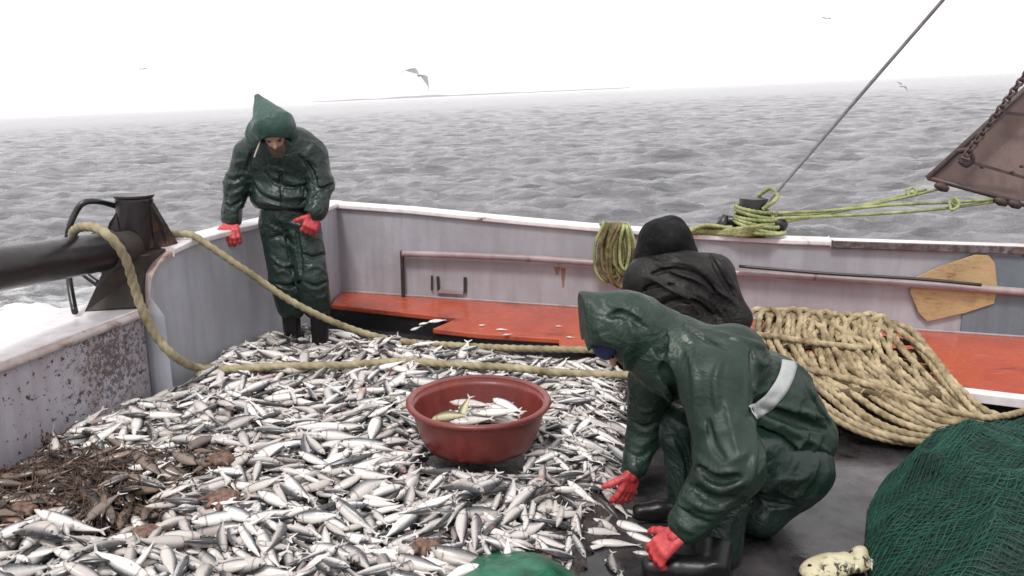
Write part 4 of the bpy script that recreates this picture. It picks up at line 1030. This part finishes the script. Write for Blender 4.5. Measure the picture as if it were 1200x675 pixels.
def person(base, label, jacket, trousers, hood, hoodcut, head, hands, boots, mats, hem=None, jw=.007, folds=(), tfolds=(), seed=0, bodypts=(), hfr=16, js=(), ts=(), hs=()):
    root = empty('person', base); tag(root, label, 'person')
    hfn, L, rot = head_fn(*head)
    # one continuous body: head, neck, trunk, limbs and hands
    BP = list(bodypts)
    for hp_ in hands: BP += [('c', *c, .008) for c in hand_prims(*hp_, fat=.86)]
    lo, hi = bounds(BP, .03); hc = np.asarray(head[0]); lo = np.minimum(lo, hc - .16); hi = np.maximum(hi, hc + .16)
    def bfn(p):
        d = hfn(p)
        for q in BP:
            e = cap(p, *q[1:5]) if q[0] == 'c' else ell(p, *q[1:4]); d = smin(d, e, q[-1])
        return d
    V, Fs = nets(bfn, lo, hi, .0095); mesh('body', V, Fs, M['skin'], root)
    # finer face laid in the same head: eyes, beard
    for s in (-1, 1):
        V, Fs = nets(lambda p: ell(p, L(s * .031, .077, .010), (.0115,) * 3), L(s * .031, .082, .012) - .02, L(s * .031, .082, .012) + .02, .004); mesh('eye', V, Fs, M['eye'], root)
    def beard(p): return np.maximum(smin(ell(p, L(0, .03, -.062), (.064, .068, .064), rot), ell(p, L(0, .07, -.1), (.04, .03, .03), rot), .02), (p - L(0, 0, -.032)) @ rot[:, 2]) + .004 * snoise(p, 150, 2)
    V, Fs = nets(beard, L(0, .03, -.07) - .12, L(0, .03, -.07) + .12, .006); mesh('beard', V, Fs, M['beard'], root)
    jk, jfn = garment('jacket', jacket, mats[0], root, *bounds(jacket), wr=jw, fr=hfr, cut=hem, seed=seed, folds=folds, strokes=js, h=.0082)
    garment('trousers', trousers, mats[1], root, *bounds(trousers), wr=.006, fr=17, seed=seed + 3, folds=tfolds, strokes=ts, h=.0088)
    garment('hood', hood, mats[2], root, *bounds(hood, .04), h=.008, wr=.004, fr=18, cut=hoodcut, seed=seed + 5, fine=.0015, strokes=hs)
    for hp_ in hands: caps_mesh('glove', hand_prims(*hp_, fat=1.12), M['glove'], root, .0045, .007, .001)
    for hp_ in hands:
        w, d = hp_[0], vn(hp_[1]); caps_mesh('glove_cuff', [(w - d * .005, w + d * .022, .027, .028)], M['glove'], root, .006)
    for C in boots: caps_mesh('boot', C, M['boot'], root, .007, .014)
    return root, jk, L, rot

# --- standing man
p = lambda px, py, Y: P(px, py, Y=Y)
hc = p(322, 157, 4.99); hf = vn((.17, -.80, -.57))
jack = [E_(p(331, 193, 5.16), (.235, .15, .24)), E_(p(330, 177, 5.12), (.18, .14, .12), None, .06), E_(p(335, 232, 5.15), (.215, .165, .13), None, .05), C_(p(272, 248, 5.07), p(271.5, 256, 5.06), .062, .060, .008), C_(p(372, 240, 5.01), p(370, 247, 4.98), .064, .062, .008),
        C_(p(296, 180, 5.12), p(363, 181, 5.12), .09, .09, .06), C_(p(305, 166, 5.10), p(350, 166, 5.10), .075, .075, .06),
        C_(p(290, 182, 5.12), p(278, 216, 5.10), .088, .072), C_(p(277, 214, 5.10), p(272, 255, 5.07), .072, .055, .03),
        C_(p(366, 182, 5.12), p(376, 217, 5.08), .090, .072), C_(p(377, 216, 5.08), p(370, 247, 4.98), .072, .056, .03),
        C_(p(320, 168, 5.06), p(322, 160, 5.02), .10, .085, .05)]
trou = [E_(p(338, 250, 5.16), (.175, .14, .13)), C_(p(325, 262, 5.16), p(335, 328, 5.12), .115, .100, .02), C_(p(335, 328, 5.12), p(342, 358, 5.14), .098, .092, .02),
        C_(p(354, 262, 5.14), p(366, 328, 5.06), .115, .096, .012), C_(p(366, 328, 5.06), p(370, 356, 5.08), .094, .088, .012)]
hood = [C_(p(319, 147, 4.985), p(302, 114, 5.06), .134, .020, .02), E_(p(310, 158, 5.06), (.115, .11, .08), None, .03), C_(p(336, 152, 5.02), p(343, 166, 5.03), .055, .035, .03), C_(p(300, 150, 5.0), p(302, 168, 5.02), .05, .035, .03)]
def hcut(pp, d): return smax(np.maximum(d, -(d + .012)) if False else d, -cap(pp, hc + np.array((0, .01, -.028)), hc + vn((.12, -.66, -.78)) * .32, .088, .115), .010)
h1 = p(271, 258, 5.06); h2 = p(370, 250, 4.97)
bp = [C_(p(322, 163, 5.06), p(322, 155, 5.02), .055, .055), E_(p(331, 193, 5.16), (.17, .10, .2)), C_(p(291, 176, 5.12), p(368, 176, 5.12), .05, .05), E_(p(338, 250, 5.16), (.13, .1, .11)),
      C_(p(287, 176, 5.12), p(277, 214, 5.10), .05, .04), C_(p(277, 214, 5.10), h1, .04, .024), C_(p(368, 176, 5.12), p(377, 216, 5.08), .05, .04), C_(p(377, 216, 5.08), h2, .04, .024),
      C_(p(327, 262, 5.16), p(336, 328, 5.12), .08, .055), C_(p(336, 328, 5.12), np.array((p(343, 362, 5.15)[0], 5.15, .09)), .045, .026), C_(p(353, 262, 5.16), p(367, 328, 5.08), .08, .055), C_(p(367, 328, 5.08), np.array((p(371, 360, 5.10)[0], 5.10, .09)), .045, .026)]
a1, a2 = p(343, 362, 5.15), p(371, 360, 5.10)
bts = [[(a1, np.array((a1[0], a1[1], .06)), .075, .062), (np.array((a1[0], a1[1], .06)), np.array((a1[0] - .05, a1[1] - .17, .045)), .055, .045)], [(a2, np.array((a2[0], a2[1], .06)), .075, .062), (np.array((a2[0], a2[1], .06)), np.array((a2[0] + .04, a2[1] - .17, .045)), .055, .045)]]
def fo(c, ax, r=.12, f=95, a=.007): return (c, ax, r, f, a)
hemz = float(p(336, 245, 5.05)[2]); tcx = float(p(332, 240, 5.15)[0]) - .01
SJ = [([(295, 190), (300, 212), (312, 226), (335, 232), (358, 228)], .013), ([(298, 218), (308, 230), (330, 238)], -.009), ([(350, 182), (362, 194), (369, 210), (370, 228)], -.011), ([(350, 178), (366, 188), (376, 202)], .010), ([(345, 185), (352, 205), (350, 226)], .009), ([(306, 186), (312, 205), (322, 222)], .008),
      ([(327, 178), (329, 205), (331, 242)], -.008), ([(331, 178), (333, 205), (335, 242)], .007), ([(262, 186), (272, 192), (284, 188)], .010), ([(262, 206), (272, 212), (284, 206)], -.009), ([(264, 226), (272, 229), (283, 222)], .010), ([(263, 238), (272, 242), (282, 236)], -.008),
      ([(366, 196), (378, 203), (390, 200)], .010), ([(364, 214), (376, 222), (390, 216)], -.010), ([(364, 226), (374, 232), (386, 228)], .010), ([(300, 170), (294, 184), (289, 200)], -.011), ([(310, 200), (322, 214), (345, 220), (362, 214)], -.008), ([(305, 182), (318, 196), (345, 202)], .008), ([(345, 165), (362, 166), (376, 176)], .010)]
STR = [([(312, 262), (328, 270), (342, 266)], .010), ([(314, 282), (330, 276), (344, 288)], -.010), ([(316, 300), (332, 312), (346, 308)], .011), ([(320, 322), (334, 318), (350, 328)], .012), ([(322, 332), (338, 336), (352, 330)], -.011), ([(328, 350), (340, 346), (356, 354)], .010),
       ([(350, 270), (366, 280), (378, 276)], .010), ([(352, 296), (366, 302), (380, 298)], -.010), ([(356, 318), (370, 312), (382, 320)], .011), ([(356, 330), (370, 336), (384, 330)], -.010), ([(347, 268), (350, 290), (353, 320)], -.014), ([(330, 255), (334, 285), (338, 310)], .008), ([(362, 340), (372, 350), (384, 346)], .01)]
st, sj, SLc, srot = person((a1[0], a1[1], 0), 'fisherman in dark green hooded oilskins standing with one red glove on the rail, looking down',
    jack, trou, hood, hcut, (hc, hf, (0, -.55, .8)), [(h1, (.22, -.72, -.60), (-.1, .35, -1), .55, -1, 1.08), (h2, (-.35, -.25, -.9), (-.25, 1, -.2), 1.0, -1, 1.08)], bts,
    (M['raincoat'], M['raincoat'], M['hood_green']), jw=.005, seed=1, bodypts=bp, hem=lambda pp, d: smax(d, np.where(np.abs(pp[..., 0] - tcx) < .235, hemz - pp[..., 2], -1.), .006), js=SJ, ts=STR,
    folds=[fo(p(277, 214, 5.10), (0, 0, 1)), fo(p(377, 216, 5.08), (0, 0, 1)), fo(p(295, 180, 5.05), (1, 0, .6), .1, 70), fo(p(365, 180, 5.05), (-1, 0, .6), .1, 70), fo(p(333, 226, 5.05), (.1, 0, 1), .16, 70, .009), fo(p(272, 248, 5.05), (0, 0, 1), .07, 150, .005)],
    tfolds=[fo(p(338, 328, 5.1), (.4, 0, 1), .14, 75, .008), fo(p(362, 328, 5.1), (-.4, 0, 1), .14, 75, .008), fo(p(345, 268, 5.05), (.8, 0, 1), .13, 80, .007), fo(p(350, 372, 5.1), (0, 0, 1), .1, 90, .008)])
cordp = PL([(306, 160, 4.93), (304, 168, 4.94), (301, 176, 4.95), (298, 184, 4.96)])
mesh('drawstring', *sweep(spline(cordp, .01)[0], .005, 6), M['nylon'], st)

# --- crouching man in front
hc = p(729, 396, 3.03); hf = vn((-.45, -.12, -.88))
sh_n, el_n, wr_n = p(836, 446, 2.80), p(856, 545, 2.64), p(806, 614, 2.62)
sh_f, el_f, wr_f = p(764, 445, 3.14), p(757, 505, 3.20), p(744, 546, 3.12)
jack = [C_(p(790, 418, 2.98), p(895, 470, 3.05), .150, .175, .07), C_(p(895, 470, 3.05), p(936, 512, 3.05), .185, .150, .08), C_(p(905, 515, 2.98), p(900, 560, 2.95), .14, .10, .07),
        C_(sh_n, p(858, 420, 2.92), .12, .13, .07), C_(sh_n, el_n, .118, .110, .05), C_(el_n, wr_n, .106, .070, .05),
        C_(sh_f, el_f, .10, .075, .05), C_(el_f, wr_f, .072, .052, .03), C_(p(790, 415, 2.98), p(752, 400, 3.0), .14, .12, .07)]
trou = [E_(p(915, 535, 3.05), (.19, .18, .15), None, .06), C_(p(905, 530, 3.2), p(802, 503, 3.10), .13, .10, .05), C_(p(802, 503, 3.10), p(806, 600, 3.06), .095, .078, .04),
        C_(p(925, 548, 2.98), p(850, 525, 2.82), .15, .11, .06), C_(p(850, 525, 2.82), p(842, 640, 2.74), .105, .085, .05), C_(p(935, 550, 3.0), p(890, 600, 2.95), .11, .10, .06)]
hood = [C_(p(770, 400, 3.0), p(733, 384, 3.0), .135, .135, .05), C_(p(735, 385, 3.0), p(668, 362, 2.99), .135, .072, .04), C_(p(722, 394, 3.0), p(672, 391, 2.99), .125, .095, .04)]
hpl = P(683, 380, Y=3.0); hpn = vn((-.95, -.12, -.12))
def hcut2(pp, d): return smax(smax(d, (pp - hpl) @ hpn, .012), np.maximum(-cap(pp, hc + vn((-.6, .1, -.75)) * .0, hc + vn((-.6, .1, -.75)) * .35, .095, .13), -cap(pp, P(707, 428, Y=2.75), P(707, 428, Y=3.2), .075, .075)), .012)
bp = [C_(p(745, 402, 3.01), p(733, 398, 3.02), .06, .055), C_(p(790, 418, 2.98), p(895, 470, 3.05), .11, .12), E_(p(915, 530, 3.05), (.13, .13, .11)), C_(sh_n, p(790, 418, 2.98), .06, .08), C_(sh_f, p(790, 418, 2.98), .06, .08),
      C_(sh_n, el_n, .06, .048), C_(el_n, wr_n, .046, .028), C_(sh_f, el_f, .055, .045), C_(el_f, wr_f, .042, .028), C_(p(905, 530, 3.2), p(802, 503, 3.10), .09, .065), C_(p(802, 503, 3.10), p(806, 610, 3.06), .06, .045),
      C_(p(925, 548, 2.98), p(850, 525, 2.82), .10, .07), C_(p(850, 525, 2.82), p(842, 650, 2.74), .06, .05)]
a1, a2 = p(842, 628, 2.74), p(806, 596, 3.06)
f1 = P(838, 668, z=.06); t1 = P(762, 664, z=.045); f2 = np.array((a2[0], a2[1], .06)); t2 = f2 + np.array((-.2, -.02, -.015))
bts = [[(a1, f1, .066, .050), (f1, f1 + (t1 - f1) * .6, .045, .046), (f1 + (t1 - f1) * .6, t1, .046, .040), (f1 + np.array((.02, .0, -.02)), t1 - np.array((0, 0, .012)), .032, .034)], [(a2, f2, .058, .046), (f2, f2 + (t2 - f2) * .6, .042, .042), (f2 + (t2 - f2) * .6, t2, .042, .036)]]
g1 = p(796, 625, 2.60); g2 = p(742, 552, 3.10)
CJ = [([(826, 386), (858, 396), (890, 405), (925, 414)], .012), ([(879, 409), (881, 440), (880, 488)], -.013), ([(873, 412), (874, 445), (874, 486)], .011), ([(776, 425), (788, 456), (802, 492)], -.030), ([(770, 440), (786, 470), (796, 500)], .013), ([(846, 420), (838, 445), (840, 480)], .012),
      ([(800, 400), (812, 430), (816, 470), (812, 505)], .012), ([(752, 376), (770, 390), (776, 416)], -.024), ([(885, 468), (927, 480), (974, 492)], .014), ([(885, 476), (925, 490), (968, 504)], -.019), ([(884, 486), (925, 504), (972, 530)], .013), ([(884, 498), (918, 522), (950, 552)], -.019), ([(885, 508), (910, 536), (930, 570)], .013), ([(940, 440), (955, 470), (980, 510)], -.010), ([(905, 425), (935, 430), (955, 450)], .010),
      ([(812, 530), (836, 552), (862, 552)], .013), ([(818, 546), (840, 563), (866, 560)], -.017), ([(812, 556), (842, 574), (868, 566)], .013), ([(806, 568), (836, 586), (860, 584)], -.016), ([(798, 580), (826, 596), (850, 596)], .011), ([(796, 594), (812, 608), (830, 612)], -.009), ([(788, 606), (802, 618), (816, 626)], .009),
      ([(881, 490), (884, 530), (876, 575), (862, 604)], .013), ([(830, 490), (836, 520), (850, 540)], -.010), ([(850, 470), (858, 505), (866, 535)], .010), ([(742, 470), (754, 482), (768, 478)], .010), ([(740, 492), (754, 502), (768, 496)], -.010), ([(738, 512), (752, 522), (764, 514)], .010), ([(736, 530), (748, 536), (760, 530)], -.008), ([(800, 380), (830, 400), (850, 410)], -.010)]
CTR = [([(773, 500), (776, 540), (782, 590)], .012), ([(786, 500), (800, 530), (806, 560)], -.012), ([(790, 520), (800, 545), (800, 590)], .010), ([(900, 560), (925, 580), (950, 575)], .012), ([(880, 570), (905, 590), (930, 592)], -.012), ([(960, 530), (950, 560), (925, 590)], .012)]
CH = [([(700, 345), (725, 362), (748, 372)], .009), ([(712, 372), (730, 368), (756, 384)], -.013), ([(700, 380), (706, 398), (716, 414)], .008), ([(735, 372), (742, 392), (740, 416)], .010), ([(690, 352), (691, 385), (697, 412)], -.006)]
cr, cj, CL, crot = person((f1[0], f1[1], 0), 'fisherman in green hooded oilskins crouching in front, picking fish with red gloves',
    jack, trou, hood, hcut2, (hc, hf, (-.88, 0, .45)), [(g1, (-.62, -.05, -.52), (.2, .5, -.85), .6, -1), (g2, (-.28, -.12, -.95), (-.2, .45, .1), .32, -1)], bts,
    (M['raincoat_light'], M['raincoat'], M['raincoat_light']), jw=.004, seed=2, bodypts=bp, hfr=11, js=CJ, ts=CTR, hs=CH,
    folds=[fo(el_n, (-.5, 0, 1), .17, 62, .012), fo(p(815, 600, 2.6), (-.6, 0, .9), .10, 100, .007), fo(p(880, 440, 2.85), (.6, 0, 1), .14, 50, .012), fo(p(930, 510, 2.88), (1, 0, -1.2), .18, 48, .014), fo(p(765, 400, 2.88), (1, 0, .3), .12, 60, .007), fo(el_f, (0, 0, 1), .1, 90, .008)],
    tfolds=[fo(p(802, 503, 3.0), (.6, 0, 1), .14, 70, .009), fo(p(905, 560, 2.8), (1, 0, -1), .2, 50, .012)])
# navy cap under the hood
V, Fs = nets(lambda q: smax(ell(q, CL(0, -.002, .035), (.088, .112, .09), crot), -((q - CL(0, .03, .012)) @ crot[:, 2]), .006), hc - .2, hc + .2, .008)
mesh('cap', V, Fs, M['cap_blue'], cr)
# reflective band laid on the jacket skin
def on_skin(o, px, py, lift):
    bv = o['_b'] if False else BV
    org = Vector((0, 0, EYE)); q = Vector(P(px, py, Y=3)); d = (q - org).normalized(); h = bv.ray_cast(org, d)
    return (np.array(h[0]) + np.array(h[1]) * lift) if h[0] is not None else None
me = cj.data; off = np.array(parent_world(cr)); co = np.empty(len(me.vertices) * 3); me.vertices.foreach_get('co', co); co = co.reshape(-1, 3) + off
BV = BVHTree.FromPolygons([Vector(c) for c in co], [tuple(q.vertices) for q in me.polygons])
c1 = spline([(926, 416, 0), (921, 440, 0), (909, 461, 0), (894, 476, 0), (881, 484, 0)], 2)[0]; rows = []
for i, q in enumerate(c1):
    tq = c1[min(i + 1, len(c1) - 1)] - c1[max(i - 1, 0)]; tq /= np.linalg.norm(tq); nq = np.array((-tq[1], tq[0], 0)); row = []
    for s in (-9, -4.5, 0, 4.5, 9):
        h = on_skin(cj, q[0] + nq[0] * s, q[1] + nq[1] * s, .006)
        row.append(h)
    if all(r is not None for r in row): rows.append(row)
if len(rows) > 3:
    V = np.array(rows); 
    for _ in range(3): V[1:-1] = (V[:-2] + V[1:-1] * 2 + V[2:]) / 4
    n = len(V); Vt = V.reshape(-1, 3); o = mesh('reflective_band', Vt, quads(n, 5, False), M['band'], cr); m = o.modifiers.new('thick', 'SOLIDIFY'); m.thickness = .004; m.offset = 0

# --- man in the black jacket
hc = p(781, 290, 4.62); hf = vn((-.1, .6, -.75))
jack = [E_(p(795, 356, 4.52), (.255, .19, .29)), C_(p(760, 322, 4.55), p(835, 322, 4.52), .115, .115, .06), C_(p(838, 325, 4.5), p(862, 372, 4.42), .10, .085, .05), C_(p(862, 372, 4.42), p(850, 415, 4.55), .08, .06, .04),
        C_(p(752, 330, 4.55), p(738, 372, 4.6), .095, .08, .05), C_(p(738, 372, 4.6), p(722, 400, 4.75), .075, .055, .04), C_(p(785, 300, 4.58), p(782, 285, 4.6), .11, .09, .06), E_(p(815, 395, 4.5), (.22, .2, .17), None, .06)]
trou = [E_(p(812, 425, 4.5), (.20, .18, .14)), C_(p(795, 430, 4.5), p(760, 415, 4.75), .11, .09), C_(p(760, 415, 4.75), p(765, 470, 4.7), .085, .07), C_(p(830, 430, 4.5), p(835, 420, 4.8), .11, .09), C_(p(835, 420, 4.8), p(838, 470, 4.7), .085, .07)]
hood = [E_(p(780, 281, 4.6), (.142, .145, .125), None, .04), C_(p(780, 278, 4.6), p(789, 265, 4.62), .12, .055, .05), C_(p(770, 284, 4.6), p(757, 300, 4.58), .09, .07, .05), C_(p(790, 284, 4.6), p(803, 298, 4.58), .09, .07, .05), C_(p(795, 285, 4.58), p(803, 289, 4.58), .06, .04, .03), C_(p(765, 292, 4.6), p(757, 298, 4.6), .06, .045, .03)]
def hcut3(pp, d): return smax(d, -cap(pp, hc + hf * .05, hc + hf * .3, .085, .1), .012)
h1 = p(852, 420, 4.6); h2 = p(718, 404, 4.8)
bp = [C_(p(785, 300, 4.58), p(782, 290, 4.6), .055, .055), E_(p(795, 356, 4.52), (.18, .12, .24)), C_(p(838, 325, 4.5), p(862, 372, 4.42), .055, .045), C_(p(862, 372, 4.42), h1, .042, .026), C_(p(752, 330, 4.55), p(738, 372, 4.6), .055, .045), C_(p(738, 372, 4.6), h2, .042, .026), C_(p(760, 322, 4.55), p(835, 322, 4.52), .05, .05),
      C_(p(795, 425, 4.5), p(760, 415, 4.75), .08, .06), C_(p(760, 415, 4.75), p(765, 470, 4.7), .055, .045), C_(p(830, 425, 4.5), p(835, 420, 4.8), .08, .06), C_(p(835, 420, 4.8), p(838, 470, 4.7), .055, .045), E_(p(812, 425, 4.5), (.14, .12, .1))]
a1, a2 = p(765, 455, 4.7), p(838, 455, 4.7)
bts = [[(a, np.array((a[0], a[1], zt + .06)), .07, .06), (np.array((a[0], a[1], zt + .06)), np.array((a[0], a[1] + .17, zt + .05)), .055, .045)] for a in (a1, a2)]
BJ = [([(752, 316), (782, 308), (812, 312), (842, 334), (864, 360)], .013), ([(756, 324), (786, 316), (816, 322), (842, 346)], -.012), ([(758, 356), (780, 346), (806, 342), (830, 352), (850, 372)], .014), ([(762, 366), (786, 354), (812, 354), (836, 370)], -.014), ([(831, 298), (846, 325), (862, 352)], -.012), ([(836, 296), (853, 322), (868, 350)], .011), ([(745, 330), (750, 350), (768, 365)], .010), ([(770, 300), (795, 298), (820, 302)], .009), ([(745, 345), (765, 335), (790, 334)], -.010), ([(800, 366), (822, 376), (845, 386)], .010)]
bk_, bj, _, _ = person((a1[0], a1[1], zt), 'man in black hooded jacket bending over with his back turned, behind the green coat',
    jack, trou, hood, hcut3, (hc, hf, (0, .75, .6)), [(h1, (-.2, .6, -.75), (0, -.3, -1), .5, 1), (h2, (-.2, .6, -.75), (0, -.3, -1), .5, -1)], bts,
    (M['blackcoat'], M['blackcoat'], M['blackhood']), jw=.005, seed=3, bodypts=bp, hfr=12, js=BJ,
    folds=[fo(p(790, 330, 4.35), (.25, 0, 1), .2, 60, .012), fo(p(800, 365, 4.32), (.4, 0, 1), .2, 45, .016), fo(p(850, 350, 4.3), (.8, 0, .6), .13, 60, .012), fo(p(750, 350, 4.35), (-.5, 0, 1), .12, 60, .01)])
V = None

# ------------------------------------------------------------------ green net at the right, sack at the bottom, flatfish
npl = [tuple(P(*q, z=.03)[:2]) for q in ((1022, 690), (1012, 640), (1016, 592), (1036, 556), (1075, 530), (1130, 518), (1260, 512), (1500, 560), (1600, 700))] + [(2.9, 1.6), (1.25, 1.7)]
def net_h(x, y):
    d = pdist(npl, x, y); q = np.stack([x, y, x * 0], -1)
    h = .31 * (1 - np.exp(-np.clip(d, 0, 9) * 5.2)) 
    h = h * (1 + .16 * snoise(q, 3.6, 3)) 
    a = P(1062, 540, z=.2); b = P(1200, 585, z=.3); ab = (b - a)[:2]; t_ = np.clip(((x - a[0]) * ab[0] + (y - a[1]) * ab[1]) / (ab @ ab), -.2, 1.6); dd = ((x - a[0]) * ab[1] - (y - a[1]) * ab[0]) / np.linalg.norm(ab)
    h = h + np.where(d > 0, .05 * np.exp(-(dd / .045) ** 2) - .07 * np.exp(-((dd + .11) / .07) ** 2), 0) * np.clip(d * 8, 0, 1)
    h = h + (.050 * (1 - 2 * np.abs(snoise(q + .08 * snoise(q, 6, 1)[..., None], 8, 7)) ** .7) + .018 * (1 - 2 * np.abs(snoise(q, 17, 5)) ** .7) + .008 * snoise(q, 34, 8)) * np.clip(d * 9, 0, 1)
    return np.where(d > 0, h, np.clip(h, -.02, 0) - .03), d
xs = np.arange(1.0, 3.4, .011); ys = np.arange(1.6, 3.95, .011); XX, YY = np.meshgrid(xs, ys, indexing='ij')
Z, D = net_h(XX, YY); V = np.stack([XX, YY, Z], -1).reshape(-1, 3); Fs = quads(len(xs), len(ys), False)[:, ::-1]; Fs = Fs[(D.reshape(-1)[Fs] > -.02).all(1)]
netr = empty('fishing_net', (1.9, 2.7, 0)); tag(netr, 'heap of dark green fishing net in the lower right corner', 'fishing net')
mesh('net_bulk', V, Fs, M['net'], netr)
lst = []
for lay in range(3):
    spc = (.016, .02, .024)[lay]
    for sgn in (1, -1):
        for k in range(int(3.4 / spc)):
            t_ = np.arange(0, 3.4, .014); c0 = -1.7 + k * spc; u = t_ - 1.7
            x = 2.1 + (u * .78 + c0 * .63 * sgn); y = 2.75 + (u * .63 * sgn * 1 - c0 * .78)
            q = np.stack([x, y, x * 0], -1); wx = .07 * snoise(q, 5, lay) + .022 * snoise(q, 17, lay + 3); wy = .07 * snoise(q, 5, lay + 6) + .022 * snoise(q, 16, lay + 9); x = x + wx; y = y + wy
            z, d = net_h(x, y); z = z + .004 + .006 * lay + .006 * snoise(q, 16, lay + 2)
            ok = (d > .005) & (x < 3.2) & (y > 1.7) & (x / y < .78)
            idx = np.flatnonzero(ok); 
            if len(idx) < 6: continue
            for seg in np.split(idx, np.flatnonzero(np.diff(idx) > 1) + 1):
                if len(seg) > 5: lst.append(sweep(np.stack([x[seg], y[seg], z[seg]], 1), .0014 + .0003 * lay, 3))
V, Fs = join_geo(lst); o = mesh('net_mesh', V, Fs, M['twine'], netr); o['kind'] = 'stuff'
# glossy green sack
c = P(600, 712, z=.052)
def sfn(q): return smin(ell(q, c, (.25, .25, .15)), ell(q, c + np.array((.12, .0, -.02)), (.17, .2, .11)), .04) + .006 * (1 - 2 * np.abs(snoise(q, 18, 4)) ** .7) + .002 * snoise(q, 70, 2)
V, Fs = nets(sfn, c - np.array((.42, .36, .2)), c + np.array((.46, .36, .22)), .010); tag(mesh('net_sack', V, Fs, M['netgloss']), 'glossy bright green net sack cut by the bottom edge below the basin', 'sack')
# mottled flatfish beside the net
mm, t, b = new_mat('mottled pale fish', (.6, .55, .38), .35); gg_ = coords(t); cc = mix(t, ramp(t, noise(t, gg_, 34, 4, .7, .6), [(.50, 0), (.56, 1)]), (.46, .42, .28), (.03, .028, .025))
t.links.new(mix(t, ramp(t, noise(t, gg_, 5, 3), [(.42, 1), (.55, 0)]), cc, (.52, .47, .31)), b.inputs['Base Color']); bump(t, b, noise(t, gg_, 50, 3), .5, .004)
for (px, py, rx, ry, rz, an, lab) in ((972, 664, .13, .065, .038, 25, 'large mottled cream fish lying between boot and green net'), (1006, 655, .035, .085, .03, -30, 'pale cream fish squeezed between the mottled fish and the net')):
    q = P(px, py, z=.05); rot = np.array(Matrix.Rotation(R(an), 3, 'Z'))
    fr_ = empty('fish', tuple(q)); tag(fr_, lab, 'fish')
    V, Fs = nets(lambda s: smin(ell(s, q, (rx, ry, rz), rot), ell(s, q + rot @ np.array((rx * .8, 0, -.01)), (rx * .5, ry * .35, rz * .3), rot), .02) + .003 * snoise(s, 60, 3), q - .24, q + .24, .007); mesh('body', V, Fs, mm, fr_)
    tv = [q + rot @ np.array(a) for a in ((rx * 1.0, 0, -.01), (rx * 1.5, .04, -.012), (rx * 1.42, 0, -.01), (rx * 1.5, -.04, -.012))]; mb = MB(); mb.prism(tv, (0, 0, .004)); mb.build('tail_fin', M['fin'], fr_)
    for s_ in (1,): 
        mb = MB(); e = q + rot @ np.array((-rx * .7, ry * .1, rz * .62)); mb.tube([e - np.array((0, 0, .01)), e + np.array((0, 0, .004))], [.012, .007], 8); mb.build('eye', M['eye'], fr_)

# ------------------------------------------------------------------ gulls
mg = simple('white gull plumage', (.5, .5, .51), (.6, .6, .61), 20, .7); mgd = simple('grey gull wing', (.45, .45, .46), (.6, .6, .61), 20, .7)
def gull(px, py, Y, span, bank, label, yaw=0., droop=.25):
    c = P(px, py, Y=Y); root = empty('seagull', tuple(c)); tag(root, label, 'seagull'); rm = np.array((Matrix.Rotation(yaw, 3, 'Z') @ Matrix.Rotation(bank, 3, 'Y')))
    T = lambda v: c + rm @ (np.asarray(v) * span)
    mb = MB(); mb.tube([T(a) for a in ((0, -.22, .0), (0, -.17, .01), (0, -.08, 0), (0, .06, -.005), (0, .16, 0), (0, .24, .01))], [.006 * span, .03 * span, .045 * span, .05 * span, .025 * span, .008 * span], 8); mb.build('body', mg, root, True)
    for s in (-1, 1):
        mb = MB(); top = [(0, -.05, .01), (s * .10, -.07, .07), (s * .22, -.075, .11), (s * .34, -.05, .10 - droop * .15), (s * .45, 0, .10 - droop * .35), (s * .53, .05, .10 - droop * .55), (s * .50, .052, .09 - droop * .5), (s * .36, .02, .09 - droop * .15), (s * .2, .02, .10), (s * .08, .04, .05), (0, .05, .01)]; mb.prism([T(a) for a in top], rm @ np.array((0, 0, .012 * span))); mb.build('wing', mgd, root)
    mb = MB(); mb.prism([T(a) for a in ((-.02, .2, 0), (.02, .2, 0), (.06, .32, 0), (-.06, .32, 0))], (0, 0, .008)); mb.build('tail', mg, root)
gull(491, 88, 30, 1.15, R(34), 'grey gull banking with wings spread, right of the standing man\'s hood', R(15), .7)
gull(968, 22, 55, .8, R(5), 'tiny far gull high in the sky left of the cable')
gull(168, 81, 60, .7, R(-8), 'tiny far gull low in the sky above the left horizon')
gull(1057, 101, 40, .75, R(35), 'small gull skimming the water right of the cable')
